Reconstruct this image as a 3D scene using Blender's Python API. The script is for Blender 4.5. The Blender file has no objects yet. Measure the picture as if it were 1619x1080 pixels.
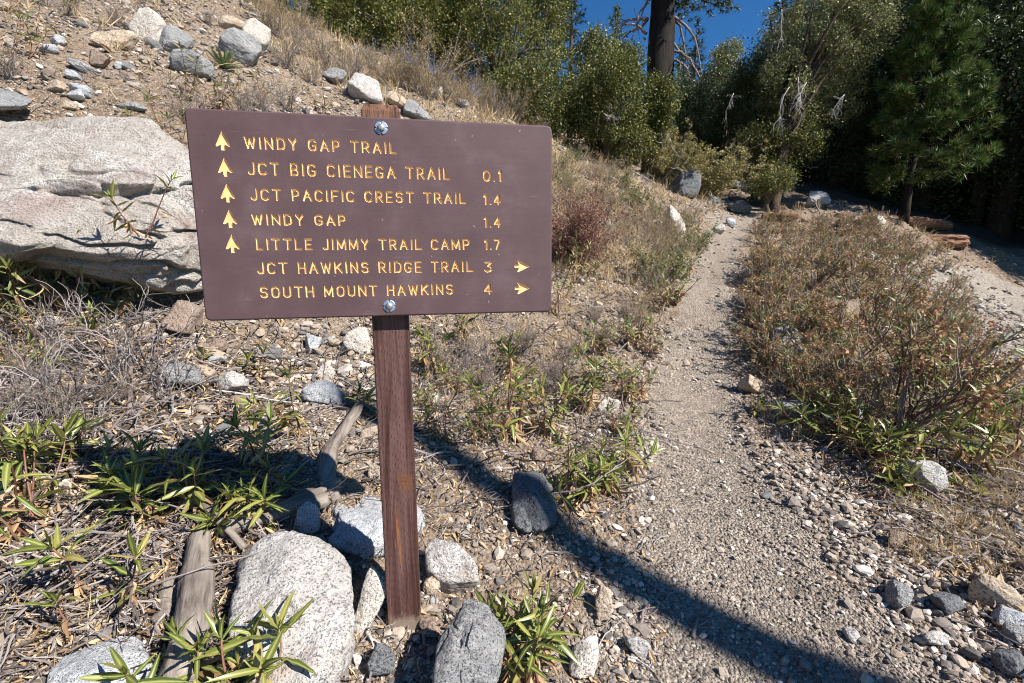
import bpy, bmesh, math, random
import numpy as np
from mathutils import Vector, Matrix

# ------------------------------------------------------------------ camera, sky, sun, exposure
scene = bpy.context.scene
COL = scene.collection
R = math.radians
FPX = 762.0                       # focal length in pixels of the 1619 x 1080 photograph
PITCH = R(8.3)
CAMZ = 0.97
cam_d = bpy.data.cameras.new('camera')
cam_d.sensor_width = 36.0
cam_d.lens = 36.0 * FPX / 1619.0
cam_d.clip_start = 0.02
cam_d.clip_end = 600.0
cam = bpy.data.objects.new('camera', cam_d)
cam.location = (0, 0, CAMZ)
cam.rotation_euler = (math.pi / 2 - PITCH, 0, 0)
COL.objects.link(cam)
scene.camera = cam

SUN_EL, SUN_AZ = R(43), R(-32)    # azimuth from +x towards +y
SUN_DIR = Vector((math.cos(SUN_EL) * math.cos(SUN_AZ), math.cos(SUN_EL) * math.sin(SUN_AZ), math.sin(SUN_EL)))
sun_d = bpy.data.lights.new('sun', 'SUN')
sun_d.energy = 5.0
sun_d.angle = R(0.53)
sun_d.color = (1.0, 0.95, 0.88)
sun = bpy.data.objects.new('sun', sun_d)
sun.rotation_euler = (-SUN_DIR).to_track_quat('-Z', 'Y').to_euler()
sun.location = (20, -10, 30)
COL.objects.link(sun)

world = bpy.data.worlds.new("World")
scene.world = world
world.use_nodes = True
wn = world.node_tree.nodes
sky = wn.new('ShaderNodeTexSky')
sky.sky_type = 'NISHITA'
sky.sun_disc = False
sky.sun_elevation = SUN_EL
sky.sun_rotation = math.atan2(SUN_DIR.x, SUN_DIR.y)
sky.altitude = 2200
sky.air_density = 1.25
sky.dust_density = 0.1
sky.ozone_density = 4.0
wn['Background'].inputs['Strength'].default_value = 0.05
tint = wn.new('ShaderNodeMix')                # the clear, polarised blue of high mountain air
tint.data_type = 'RGBA'
tint.blend_type = 'MULTIPLY'
tint.inputs['Factor'].default_value = 1.0
tint.inputs[7].default_value = (0.38, 0.90, 1.28, 1)
world.node_tree.links.new(sky.outputs[0], tint.inputs[6])
world.node_tree.links.new(tint.outputs[2], wn['Background'].inputs['Color'])

scene.view_settings.view_transform = 'Standard'
scene.view_settings.look = 'None'
scene.view_settings.gamma = 1.0
scene.view_settings.exposure = 0.98
scene.view_settings.use_curve_mapping = False
scene.cycles.filter_width = 1.05
scene.cycles.max_bounces = 6
scene.cycles.diffuse_bounces = 2
scene.cycles.transparent_max_bounces = 4

rng = np.random.default_rng(11)

# ------------------------------------------------------------------ noise
def _hash(ix, iy, iz, seed):
    h = (ix * 374761393 + iy * 668265263 + iz * 2147483647 + seed * 974634777) & 0xFFFFFFFF
    h = ((h ^ (h >> 13)) * 1274126177) & 0xFFFFFFFF
    h = ((h ^ (h >> 15)) * 2246822519) & 0xFFFFFFFF
    return ((h ^ (h >> 16)) & 0xFFFFFF) / float(0xFFFFFF)

def vnoise(p, seed=0):
    p = np.asarray(p, float)
    i = np.floor(p).astype(np.int64)
    f = p - i
    f = f * f * (3 - 2 * f)
    out = 0
    for dx in (0, 1):
        wx = f[:, 0] if dx else 1 - f[:, 0]
        for dy in (0, 1):
            wy = f[:, 1] if dy else 1 - f[:, 1]
            for dz in (0, 1):
                wz = f[:, 2] if dz else 1 - f[:, 2]
                out = out + wx * wy * wz * _hash(i[:, 0] + dx, i[:, 1] + dy, i[:, 2] + dz, seed)
    return out * 2 - 1

def fbm(p, octaves=4, seed=0, gain=0.5):
    a, s, out = 1.0, 1.0, 0
    for k in range(octaves):
        out = out + a * vnoise(np.asarray(p) * s + 17.3 * k, seed + k)
        a *= gain
        s *= 2.03
    return out

# ------------------------------------------------------------------ mesh helpers
def grp(o, label=None, cat=None, group=None, kind=None):
    if label: o['label'] = label
    if cat: o['category'] = cat
    if group: o['group'] = group
    if kind: o['kind'] = kind
    return o

def empty(name, loc, label, cat, group=None, rz=0.0):
    o = bpy.data.objects.new(name, None)
    o.empty_display_size = 0.05
    o.location = loc
    o.rotation_euler = (0, 0, rz)
    COL.objects.link(o)
    return grp(o, label, cat, group)

class MB:
    """collects vertices and faces and links them as ONE mesh object"""
    def __init__(self):
        self.V, self.F, self.A, self.n = [], [], [], 0
    def add(self, V, F, mi=0, attr=None):
        V = np.asarray(V, float).reshape(-1, 3)
        if not isinstance(F, (list, tuple)): F = [F]
        for f in F:
            f = np.asarray(f, np.int64)
            if len(f): self.F.append((f + self.n, mi))
        self.V.append(V)
        self.A.append(np.zeros(len(V)) if attr is None else np.asarray(attr, float))
        self.n += len(V)
        return self
    def mesh(self, name, mats, smooth=False):
        V = np.concatenate(self.V) if self.V else np.zeros((0, 3))
        me = bpy.data.meshes.new(name)
        loops = np.concatenate([f.ravel() for f, _ in self.F]).astype(np.int32)
        tot = np.concatenate([np.full(len(f), f.shape[1]) for f, _ in self.F]).astype(np.int32)
        mi = np.concatenate([np.full(len(f), m) for f, m in self.F]).astype(np.int32)
        start = np.concatenate([[0], np.cumsum(tot)[:-1]]).astype(np.int32)
        me.vertices.add(len(V)); me.vertices.foreach_set('co', V.astype(np.float32).ravel())
        me.loops.add(len(loops)); me.loops.foreach_set('vertex_index', loops)
        me.polygons.add(len(tot)); me.polygons.foreach_set('loop_start', start)
        me.polygons.foreach_set('material_index', mi)
        me.polygons.foreach_set('use_smooth', np.full(len(tot), bool(smooth)))
        A = np.concatenate(self.A)
        if np.any(A):
            at = me.attributes.new('rib', 'FLOAT', 'POINT')
            at.data.foreach_set('value', A.astype(np.float32))
        for m in (mats if isinstance(mats, (list, tuple)) else [mats]): me.materials.append(m)
        me.update(calc_edges=True)
        return me
    def build(self, name, mats, parent=None, loc=(0, 0, 0), smooth=False):
        o = bpy.data.objects.new(name, self.mesh(name, mats, smooth))
        o.location = loc
        COL.objects.link(o)
        if parent: o.parent = parent
        return o

def norm(a):
    return a / np.maximum(np.linalg.norm(a, axis=-1, keepdims=True), 1e-9)

def frames(d, up=None, rg=None):
    """rotation matrices whose columns are side, direction, normal"""
    d = norm(np.asarray(d, float))
    if up is None: up = rg.normal(size=d.shape)
    s = norm(np.cross(d, up))
    n = np.cross(s, d)
    return np.stack([s, d, n], axis=-1)

def scat(mb, T, Rm, L, mi=0):
    """copies of a template (verts, [faces], attr) by matrices and positions"""
    tv, tf, ta = T
    N = len(L)
    if N == 0: return
    V = np.einsum('nij,kj->nki', Rm, tv) + np.asarray(L)[:, None, :]
    off = (np.arange(N) * len(tv))[:, None, None]
    mb.add(V.reshape(-1, 3), [(np.asarray(f)[None] + off).reshape(-1, np.asarray(f).shape[1]) for f in tf], mi,
           None if ta is None else np.tile(ta, N))

def tube(mb, pts, rad, sides=6, mi=0, cap=True, wob=0.0, rg=None, flat=1.0):
    P = np.asarray(pts, float)
    n = len(P)
    rad = np.broadcast_to(np.asarray(rad, float), (n,))
    t = np.gradient(P, axis=0)
    t = norm(t)
    ref = np.array([0.31, 0.17, 0.93]) if abs(t[:, 2]).mean() < 0.8 else np.array([0.95, 0.2, 0.1])
    s = norm(np.cross(t, ref)); b = np.cross(s, t)
    a = np.linspace(0, 2 * np.pi, sides, endpoint=False)
    rr = rad[:, None] * np.ones(sides)
    if wob:
        q = np.stack([np.cos(a)[None] * np.ones((n, 1)) * 1.6, np.sin(a)[None] * np.ones((n, 1)) * 1.6,
                      (np.arange(n) * 0.35)[:, None] * np.ones((1, sides))], -1).reshape(-1, 3)
        off = rg.uniform(0, 50) if rg is not None else 0
        rr = rr * (1 + wob * fbm(q + off, 3).reshape(n, sides))
    V = P[:, None] + rr[..., None] * (np.cos(a)[None, :, None] * s[:, None] + flat * np.sin(a)[None, :, None] * b[:, None])
    i = np.arange(n - 1)[:, None] * sides
    j = np.arange(sides)[None]
    F = np.stack([i + j, i + (j + 1) % sides, i + sides + (j + 1) % sides, i + sides + j], -1).reshape(-1, 4)
    V = V.reshape(-1, 3)
    Fs = [F]
    if cap:
        V = np.concatenate([V, P[:1], P[-1:]])
        k = n * sides
        Fs.append(np.array([[k, (q + 1) % sides, q] for q in range(sides)] +
                           [[k + 1, (n - 1) * sides + q, (n - 1) * sides + (q + 1) % sides] for q in range(sides)]))
    mb.add(V, Fs, mi)

def curve_pts(p0, d, length, n, bend, rg, sag=0.0):
    """a wandering branch"""
    p = np.array(p0, float); d = np.array(d, float) / np.linalg.norm(d)
    out = [p.copy()]
    for k in range(n):
        d = d + rg.normal(size=3) * bend + np.array([0, 0, -sag])
        d /= np.linalg.norm(d)
        p = p + d * length / n
        out.append(p.copy())
    return np.array(out)

_ico = {}
def ico(sub):
    if sub not in _ico:
        bm = bmesh.new()
        bmesh.ops.create_icosphere(bm, subdivisions=sub, radius=1.0)
        V = np.array([v.co[:] for v in bm.verts]); F = np.array([[v.index for v in f.verts] for f in bm.faces])
        bm.free()
        _ico[sub] = (norm(V), F)
    return _ico[sub]

# ------------------------------------------------------------------ materials
def mat(name):
    m = bpy.data.materials.new(name)
    m.use_nodes = True
    nt = m.node_tree
    return m, nt, nt.nodes, nt.links, nt.nodes['Principled BSDF']

def nd(nt, typ, **kw):
    n = nt.nodes.new('ShaderNode' + typ)
    ins = kw.pop('ins', {})
    for k, v in kw.items(): setattr(n, k, v)
    for k, v in ins.items(): n.inputs[k].default_value = v
    return n

def ramp(nt, fac, stops, interp='LINEAR'):
    r = nd(nt, 'ValToRGB')
    r.color_ramp.interpolation = interp
    e = r.color_ramp.elements
    while len(e) < len(stops): e.new(0.5)
    for el, (p, c) in zip(e, stops):
        el.position = p
        el.color = (*c, 1) if len(c) == 3 else c
    nt.links.new(fac, r.inputs[0])
    return r.outputs[0]

def mixc(nt, fac, a, b, blend='MIX'):
    m = nd(nt, 'Mix', data_type='RGBA', blend_type=blend)
    for sock, v in ((m.inputs['Factor'], fac), (m.inputs[6], a), (m.inputs[7], b)):
        if isinstance(v, (int, float)): sock.default_value = v
        elif isinstance(v, tuple): sock.default_value = (*v, 1) if len(v) == 3 else v
        else: nt.links.new(v, sock)
    return m.outputs[2]

def noise(nt, vec, scale, detail=4, rough=0.55, dist=0.0):
    n = nd(nt, 'TexNoise', ins={'Scale': scale, 'Detail': detail, 'Roughness': rough, 'Distortion': dist})
    nt.links.new(vec, n.inputs['Vector'])
    return n.outputs['Fac']

def voro(nt, vec, scale, feature='F1'):
    n = nd(nt, 'TexVoronoi', feature=feature, ins={'Scale': scale})
    nt.links.new(vec, n.inputs['Vector'])
    return n

def coords(nt, scale=None, which='Object'):
    t = nd(nt, 'TexCoord').outputs[which]
    if scale is None: return t
    mp = nd(nt, 'Mapping'); mp.inputs['Scale'].default_value = scale
    nt.links.new(t, mp.inputs['Vector'])
    return mp.outputs[0]

def bump(nt, h, bsdf, strength=0.4, dist=0.01):
    b = nd(nt, 'Bump', ins={'Strength': strength, 'Distance': dist})
    nt.links.new(h, b.inputs['Height'])
    nt.links.new(b.outputs[0], bsdf.inputs['Normal'])
    return b

def math2(nt, op, a, b):
    m = nd(nt, 'Math', operation=op)
    for s, v in zip(m.inputs, (a, b)):
        if isinstance(v, (int, float)): s.default_value = v
        else: nt.links.new(v, s)
    return m.outputs[0]

def ground_material(name, base, pale, dark, peb, humus=False):
    m, nt, N, L, B = mat(name)
    v = coords(nt)
    n1 = noise(nt, v, 1.3, 6, 0.6)
    n2 = noise(nt, v, 14, 6, 0.65)
    n3 = noise(nt, v, 160, 3, 0.7)
    c = ramp(nt, n2, [(0.25, dark), (0.5, base), (0.78, pale)])  # dark stop paints tiny shadows into the low pits of the ground
    c = mixc(nt, ramp(nt, n1, [(0.35, (0, 0, 0)), (0.7, (0.55, 0.55, 0.55))]), c, pale)
    vo = voro(nt, v, peb)
    vc = ramp(nt, vo.outputs['Color'], [(0.0, (0.42, 0.36, 0.30)), (0.45, (0.75, 0.70, 0.64)), (0.7, (1.15, 1.08, 1.0)), (1.0, (1.5, 1.4, 1.28))])
    c = mixc(nt, 0.75, c, vc, 'MULTIPLY')
    c = mixc(nt, ramp(nt, n3, [(0.35, (0.5, 0.5, 0.5)), (0.6, (0, 0, 0))]), c, mixc(nt, 1.0, c, (0.55, 0.5, 0.46), 'MULTIPLY'))
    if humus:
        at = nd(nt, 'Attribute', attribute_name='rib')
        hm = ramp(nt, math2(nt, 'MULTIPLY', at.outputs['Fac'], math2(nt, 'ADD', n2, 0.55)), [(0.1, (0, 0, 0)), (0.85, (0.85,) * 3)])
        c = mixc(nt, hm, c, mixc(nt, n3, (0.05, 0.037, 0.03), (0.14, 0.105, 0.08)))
    L.new(c, B.inputs['Base Color'])
    B.inputs['Roughness'].default_value = 0.95
    B.inputs['Specular IOR Level'].default_value = 0.15
    h = math2(nt, 'ADD', math2(nt, 'MULTIPLY', vo.outputs['Distance'], -1.2), math2(nt, 'ADD', n3, math2(nt, 'MULTIPLY', n2, 1.5)))
    bump(nt, h, B, 0.9, 0.02)
    return m

def rock_material(name, light, mid, dark, speck=240, stain=None, stain_amt=0.35, streak=None, crack=0.5, big=1.0, pep=1.0):
    m, nt, N, L, B = mat(name)
    v = coords(nt)
    vs = v
    if streak:
        mp = nd(nt, 'Mapping'); mp.inputs['Scale'].default_value = streak; mp.inputs['Rotation'].default_value = (0.4, 0.5, 0.3)
        L.new(v, mp.inputs['Vector']); vs = mp.outputs[0]
    n0 = noise(nt, vs, 3.2 * big, 7, 0.65, 0.7)
    n1 = noise(nt, vs, 11 * big, 7, 0.7, 0.5)
    n2 = noise(nt, v, 55, 6, 0.75)
    c = ramp(nt, n0, [(0.32, mid), (0.50, tuple((a + b) / 2 for a, b in zip(light, mid))), (0.60, light), (0.8, tuple(min(0.85, x * 1.12) for x in light))])
    c = mixc(nt, ramp(nt, n1, [(0.36, (0.8,) * 3), (0.56, (0, 0, 0))]), c, tuple(0.78 * x for x in mid))
    c = mixc(nt, ramp(nt, n2, [(0.38, (0.8,) * 3), (0.58, (0, 0, 0))]), c, mid)
    if stain:
        n4 = noise(nt, v, 2.3 * big, 6, 0.7, 0.8)
        c = mixc(nt, ramp(nt, n4, [(0.50, (0, 0, 0)), (0.64, (stain_amt,) * 3)]), c, stain)
        n5 = noise(nt, vs, 6 * big, 7, 0.75, 0.6)
        c = mixc(nt, ramp(nt, n5, [(0.60, (0, 0, 0)), (0.70, (0.65,) * 3)]), c, tuple(x * 0.4 for x in mid))
    sp = noise(nt, v, speck, 2, 0.8)
    c = mixc(nt, ramp(nt, sp, [(0.38, (0.9 * pep,) * 3), (0.47, (0, 0, 0))]), c, dark)
    sp2 = noise(nt, v, speck * 0.3, 4, 0.85)
    c = mixc(nt, ramp(nt, sp2, [(0.34, (0.8 * pep,) * 3), (0.44, (0, 0, 0))]), c, dark)
    L.new(c, B.inputs['Base Color'])
    B.inputs['Roughness'].default_value = 0.85
    B.inputs['Specular IOR Level'].default_value = 0.2
    h = math2(nt, 'ADD', math2(nt, 'MULTIPLY', n2, 1.0), math2(nt, 'ADD', math2(nt, 'MULTIPLY', sp, 0.35), math2(nt, 'MULTIPLY', n1, 2.2)))
    bump(nt, h, B, crack, 0.03)
    return m

def leaf_material(name, stops, rough=0.4, trans=0.25, rib=None, spec=0.5):
    m, nt, N, L, B = mat(name)
    g = nd(nt, 'NewGeometry')
    c = ramp(nt, g.outputs['Random Per Island'], stops)
    if rib:
        a = nd(nt, 'Attribute', attribute_name='rib')
        c = mixc(nt, ramp(nt, a.outputs['Fac'], [(0.55, (0, 0, 0)), (0.95, (0.8, 0.8, 0.8))]), c, rib)
    L.new(c, B.inputs['Base Color'])
    B.inputs['Roughness'].default_value = rough
    B.inputs['Specular IOR Level'].default_value = spec
    if trans:
        t = nd(nt, 'BsdfTranslucent'); L.new(c, t.inputs['Color'])
        mx = nd(nt, 'MixShader', ins={0: trans})
        L.new(B.outputs[0], mx.inputs[1]); L.new(t.outputs[0], mx.inputs[2])
        L.new(mx.outputs[0], N['Material Output'].inputs['Surface'])
    return m

def wood_material(name, a, b, dark, stretch=(2.0, 30, 30), bstr=0.5):
    m, nt, N, L, B = mat(name)
    v = coords(nt, stretch)
    n1 = noise(nt, v, 1.6, 6, 0.65, 0.5)
    n2 = noise(nt, coords(nt), 6, 4, 0.6)
    c = ramp(nt, n1, [(0.3, dark), (0.48, a), (0.72, b)])
    c = mixc(nt, ramp(nt, n2, [(0.45, (0, 0, 0)), (0.75, (0.5,) * 3)]), c, dark)
    L.new(c, B.inputs['Base Color'])
    B.inputs['Roughness'].default_value = 0.85
    B.inputs['Specular IOR Level'].default_value = 0.2
    bump(nt, n1, B, bstr, 0.01)
    return m

def twig_material(name, stops, rough=0.8):
    m, nt, N, L, B = mat(name)
    g = nd(nt, 'NewGeometry')
    L.new(ramp(nt, g.outputs['Random Per Island'], stops), B.inputs['Base Color'])
    B.inputs['Roughness'].default_value = rough
    B.inputs['Specular IOR Level'].default_value = 0.25
    return m

M = {}
M['soil'] = ground_material('soil', (0.335, 0.265, 0.205), (0.46, 0.385, 0.31), (0.19, 0.145, 0.11), 70, True)
M['dust'] = ground_material('trail dust', (0.38, 0.335, 0.29), (0.50, 0.45, 0.395), (0.20, 0.17, 0.145), 95)
M['road'] = ground_material('pale road gravel', (0.40, 0.37, 0.335), (0.52, 0.49, 0.45), (0.24, 0.215, 0.19), 60)
M['granite'] = rock_material('speckled granite', (0.72, 0.70, 0.67), (0.52, 0.485, 0.45), (0.06, 0.06, 0.06), 150, (0.36, 0.23, 0.17), 0.5, crack=.7, big=1.6, pep=.85)
M['granite_blue'] = rock_material('blue grey granite', (0.66, 0.66, 0.66), (0.42, 0.43, 0.44), (0.05, 0.055, 0.065), 260)
M['granite_big'] = rock_material('weathered boulder granite', (0.84, 0.81, 0.765), (0.60, 0.53, 0.46), (0.12, 0.105, 0.09), 110, (0.42, 0.29, 0.25), 0.7, crack=1.0, big=0.8, pep=.7)
M['schist'] = rock_material('streaked grey rock', (0.66, 0.64, 0.61), (0.36, 0.36, 0.36), (0.06, 0.06, 0.065), 200, streak=(1.0, 6.0, 6.0), crack=0.8)
M['tan_rock'] = rock_material('tan rock', (0.60, 0.51, 0.41), (0.44, 0.35, 0.26), (0.14, 0.10, 0.07), 120, (0.42, 0.25, 0.13), 0.5)
M['white_rock'] = rock_material('white rock', (0.70, 0.66, 0.60), (0.52, 0.46, 0.40), (0.12, 0.11, 0.10), 150, (0.50, 0.39, 0.26), 0.4)
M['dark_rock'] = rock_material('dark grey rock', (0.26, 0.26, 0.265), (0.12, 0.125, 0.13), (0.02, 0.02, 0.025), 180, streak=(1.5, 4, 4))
M['brown_rock'] = rock_material('brown rock', (0.42, 0.32, 0.25), (0.26, 0.19, 0.145), (0.06, 0.045, 0.04), 160)

m, nt, N, L, B = mat('gravel')
g = nd(nt, 'NewGeometry')
c = ramp(nt, g.outputs['Random Per Island'], [(0.0, (0.10, 0.095, 0.095)), (0.2, (0.20, 0.175, 0.155)), (0.45, (0.30, 0.25, 0.205)), (0.7, (0.39, 0.32, 0.255)), (0.88, (0.48, 0.42, 0.36)), (1.0, (0.66, 0.61, 0.55))])
nn = noise(nt, coords(nt), 220, 3, 0.7)
c = mixc(nt, ramp(nt, nn, [(0.35, (0.6,) * 3), (0.6, (0, 0, 0))]), c, mixc(nt, 1.0, c, (0.5, 0.47, 0.44), 'MULTIPLY'))
L.new(c, B.inputs['Base Color']); B.inputs['Roughness'].default_value = 0.9; B.inputs['Specular IOR Level'].default_value = 0.2
M['gravel'] = m

M['yerba'] = leaf_material('yerba santa leaf', [(0.0, (0.05, 0.078, 0.014)), (0.35, (0.09, 0.125, 0.022)), (0.65, (0.155, 0.18, 0.036)), (0.85, (0.26, 0.245, 0.06)), (1.0, (0.37, 0.28, 0.10))], 0.36, 0.25, rib=(0.42, 0.42, 0.14))
M['yerba_dry'] = leaf_material('mixed yerba santa leaf', [(0.0, (0.05, 0.075, 0.018)), (0.35, (0.10, 0.135, 0.032)), (0.70, (0.20, 0.215, 0.055)), (0.84, (0.30, 0.22, 0.10)), (1.0, (0.42, 0.29, 0.16))], 0.42, 0.25, rib=(0.26, 0.26, 0.11), spec=0.4)
M['dead_leaf'] = leaf_material('dead leaf', [(0.0, (0.20, 0.12, 0.06)), (0.3, (0.38, 0.25, 0.13)), (0.65, (0.55, 0.39, 0.22)), (1.0, (0.66, 0.52, 0.34))], 0.7, 0.2, spec=0.2)
M['seed'] = leaf_material('dry flower head', [(0.0, (0.17, 0.09, 0.045)), (0.5, (0.36, 0.20, 0.105)), (1.0, (0.48, 0.31, 0.185))], 0.9, 0.15, spec=0.1)
M['straw'] = leaf_material('dry grass blade', [(0.0, (0.30, 0.21, 0.11)), (0.5, (0.48, 0.36, 0.20)), (1.0, (0.62, 0.50, 0.31))], 0.7, 0.25, spec=0.2)
M['brush'] = leaf_material('dry brush fleck', [(0.0, (0.15, 0.12, 0.07)), (0.4, (0.32, 0.23, 0.12)), (0.75, (0.44, 0.31, 0.16)), (1.0, (0.20, 0.21, 0.07))], 0.8, 0.2, spec=0.15)
M['rust'] = leaf_material('rust dry fleck', [(0.0, (0.12, 0.06, 0.045)), (0.5, (0.25, 0.135, 0.10)), (1.0, (0.36, 0.22, 0.165))], 0.85, 0.15, spec=0.1)
M['oak'] = leaf_material('oak leaf', [(0.0, (0.045, 0.062, 0.014)), (0.35, (0.08, 0.098, 0.022)), (0.7, (0.135, 0.145, 0.034)), (0.92, (0.23, 0.215, 0.06)), (1.0, (0.32, 0.24, 0.09))], 0.45, 0.2, spec=0.35)
M['oak_yellow'] = leaf_material('yellow green oak leaf', [(0.0, (0.06, 0.08, 0.015)), (0.4, (0.11, 0.125, 0.025)), (0.75, (0.175, 0.175, 0.042)), (1.0, (0.32, 0.27, 0.08))], 0.45, 0.25, spec=0.35)
M['oak_pale'] = leaf_material('grey green oak leaf', [(0.0, (0.09, 0.105, 0.035)), (0.4, (0.15, 0.165, 0.055)), (0.75, (0.24, 0.245, 0.10)), (1.0, (0.36, 0.34, 0.17))], 0.42, 0.2, spec=0.35)
M['oak_dark'] = leaf_material('dark oak leaf', [(0.0, (0.03, 0.045, 0.016)), (0.5, (0.055, 0.075, 0.024)), (1.0, (0.10, 0.115, 0.04))], 0.45, 0.1, spec=0.3)
M['olive'] = leaf_material('olive brush leaf', [(0.0, (0.13, 0.12, 0.03)), (0.5, (0.25, 0.215, 0.065)), (1.0, (0.36, 0.28, 0.10))], 0.5, 0.2)
M['pine'] = leaf_material('pine needle', [(0.0, (0.03, 0.06, 0.014)), (0.6, (0.07, 0.125, 0.026)), (0.88, (0.14, 0.20, 0.045)), (1.0, (0.32, 0.18, 0.09))], 0.5, 0.2, spec=0.3)
M['fir'] = leaf_material('fir needle', [(0.0, (0.02, 0.04, 0.016)), (0.6, (0.038, 0.065, 0.026)), (1.0, (0.07, 0.10, 0.036))], 0.5, 0.1)
M['yucca'] = leaf_material('yucca blade', [(0.0, (0.10, 0.15, 0.06)), (1.0, (0.22, 0.27, 0.12))], 0.45, 0.1)
M['twig'] = twig_material('grey twig', [(0.0, (0.07, 0.055, 0.05)), (0.5, (0.17, 0.14, 0.13)), (1.0, (0.36, 0.32, 0.30))])
M['twig_pale'] = twig_material('bleached twig', [(0.0, (0.32, 0.29, 0.27)), (1.0, (0.56, 0.53, 0.50))])
M['twig_grey'] = twig_material('grey dead branch', [(0.0, (0.22, 0.20, 0.19)), (1.0, (0.40, 0.375, 0.355))])
M['stem_red'] = twig_material('reddish stem', [(0.0, (0.13, 0.05, 0.04)), (0.6, (0.20, 0.10, 0.07)), (1.0, (0.26, 0.17, 0.11))], 0.5)
M['stem_dark'] = twig_material('dark shrub stem', [(0.0, (0.08, 0.045, 0.04)), (0.5, (0.19, 0.135, 0.12)), (1.0, (0.36, 0.31, 0.29))], 0.6)
M['bark'] = wood_material('dark bark', (0.075, 0.052, 0.04), (0.12, 0.085, 0.062), (0.022, 0.016, 0.013), (14, 14, 1.5), 1.0)
M['shaded_pine_bark'] = wood_material('shade-darkened pine bark', (0.018, 0.013, 0.011), (0.034, 0.025, 0.019), (0.006, 0.005, 0.004), (9, 9, 1.2), 1.0)  # shade on the pine trunks is put into this near-black colour
M['bark_grey'] = wood_material('grey bark', (0.13, 0.11, 0.09), (0.20, 0.17, 0.14), (0.04, 0.034, 0.028), (12, 12, 2), 0.8)
M['weathered'] = wood_material('weathered wood', (0.22, 0.185, 0.155), (0.36, 0.315, 0.27), (0.06, 0.047, 0.04), (2.5, 22, 22), 0.7)
M['weathered_brown'] = wood_material('weathered brown wood', (0.34, 0.235, 0.15), (0.48, 0.36, 0.25), (0.10, 0.065, 0.045), (1.5, 22, 22), 0.7)
M['rotten'] = wood_material('rotten orange wood', (0.22, 0.115, 0.07), (0.33, 0.20, 0.13), (0.07, 0.035, 0.025), (2, 20, 20), 0.9)
# ------------------------------------------------------------------ from photograph pixels to places
CP, SP = math.cos(PITCH), math.sin(PITCH)
def ray(u, v):
    up = (540 - v) * CP - FPX * SP
    fw = FPX * CP + (540 - v) * SP
    return (u - 809.5) / fw, up / fw           # x and z per metre forward
def P(u, v, d):
    a, b = ray(u, v)
    return np.array([a * d, d, CAMZ + b * d])
def Pz(u, v, z):
    a, b = ray(u, v)
    return P(u, v, (z - CAMZ) / b)

# ------------------------------------------------------------------ terrain
CTRL = [Pz(1300, 1080, -.11), Pz(1619, 1080, -.10), Pz(900, 1080, -.10), Pz(645, 988, 0.0), Pz(450, 1000, .04), Pz(100, 1050, .07),
        Pz(0, 850, .19), Pz(0, 700, .36), Pz(0, 560, .56), Pz(250, 640, .40), Pz(250, 520, .64), Pz(430, 570, .46), P(430, 515, 2.95),
        Pz(760, 560, .44), Pz(760, 700, .20), Pz(870, 870, 0.0), Pz(870, 640, .21), Pz(620, 760, .17), Pz(250, 850, .17), Pz(1110, 700, .03),
        Pz(1115, 600, .19), Pz(1115, 500, .45), Pz(1619, 900, -.06), Pz(1500, 900, -.05), Pz(1250, 800, -.01), Pz(1420, 690, .05),
        Pz(1619, 700, .02), Pz(1240, 560, .29), Pz(1600, 600, .06), Pz(1600, 490, .30),
        P(500, 150, 6.3), P(200, 160, 3.7), P(0, 172, 3.3), P(0, 0, 5.0), P(250, 40, 5.8), P(430, 25, 8.6), P(350, 0, 8.0), P(330, 100, 5.3),
        P(600, 172, 6.6), P(700, 172, 7.6), P(800, 200, 8.2), P(880, 255, 8.2), P(880, 400, 5.3), P(880, 500, 3.7), P(1000, 400, 6.2),
        P(1000, 500, 4.1), P(1000, 325, 8.2), P(1080, 305, 10), P(1145, 400, 7.6), P(1120, 450, 5.5), P(1165, 350, 10.6), P(1190, 322, 12.8),
        P(1200, 420, 6.8), P(1600, 425, 10.4), P(1400, 352, 10.6), P(1300, 325, 12), P(1619, 350, 15.5), P(1619, 270, 24), P(1400, 270, 20),
        P(1250, 300, 16), P(1480, 400, 10)]
CTRL += [np.array(p, float) for p in [(-1.95, 2.65, .80), (-2.4, 3.4, 1.6), (-3, 2.2, .95), (-3, 1.2, .75), (-2, .6, .35), (-4, .2, 1.2),
        (-6, 1.5, 2.4), (-9, 6, 5.5), (-6.5, 9, 6.0), (-4, 14, 6.6), (0, 13, 4.6), (3.4, 15, 3.8), (-10, 16, 9), (0, 25, 7.5), (8, 28, 6.0), (20, 40, 9),
        (40, 40, 12), (0, 45, 13), (-25, 30, 16), (-25, 5, 12), (-15, -10, 5), (-3, -2, .5), (-1.2, .3, .12), (0, 0, -.12), (0, -3, -.55),
        (3, -3, -.6), (2.5, .4, -.12), (5, 0, -.2), (10, 0, -.3), (6, 3, .0), (12, 5, .25), (20, 5, .2), (20, 14, 1.3), (40, 10, 1.5), (30, 25, 6),
        (0, -20, -3), (20, -20, -3), (-20, -20, 2), (45, -10, -2)]]
CTRL = np.array(CTRL)
def _tps(d2): return 0.5 * d2 * np.log(np.maximum(d2, 1e-12))
_X = CTRL[:, :2]
_K = _tps(((_X[:, None] - _X[None]) ** 2).sum(-1)) + 0.02 * np.eye(len(_X))
_Pm = np.concatenate([np.ones((len(_X), 1)), _X], 1)
_A = np.block([[_K, _Pm], [_Pm.T, np.zeros((3, 3))]])
_w = np.linalg.solve(_A, np.concatenate([CTRL[:, 2], np.zeros(3)]))

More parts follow.
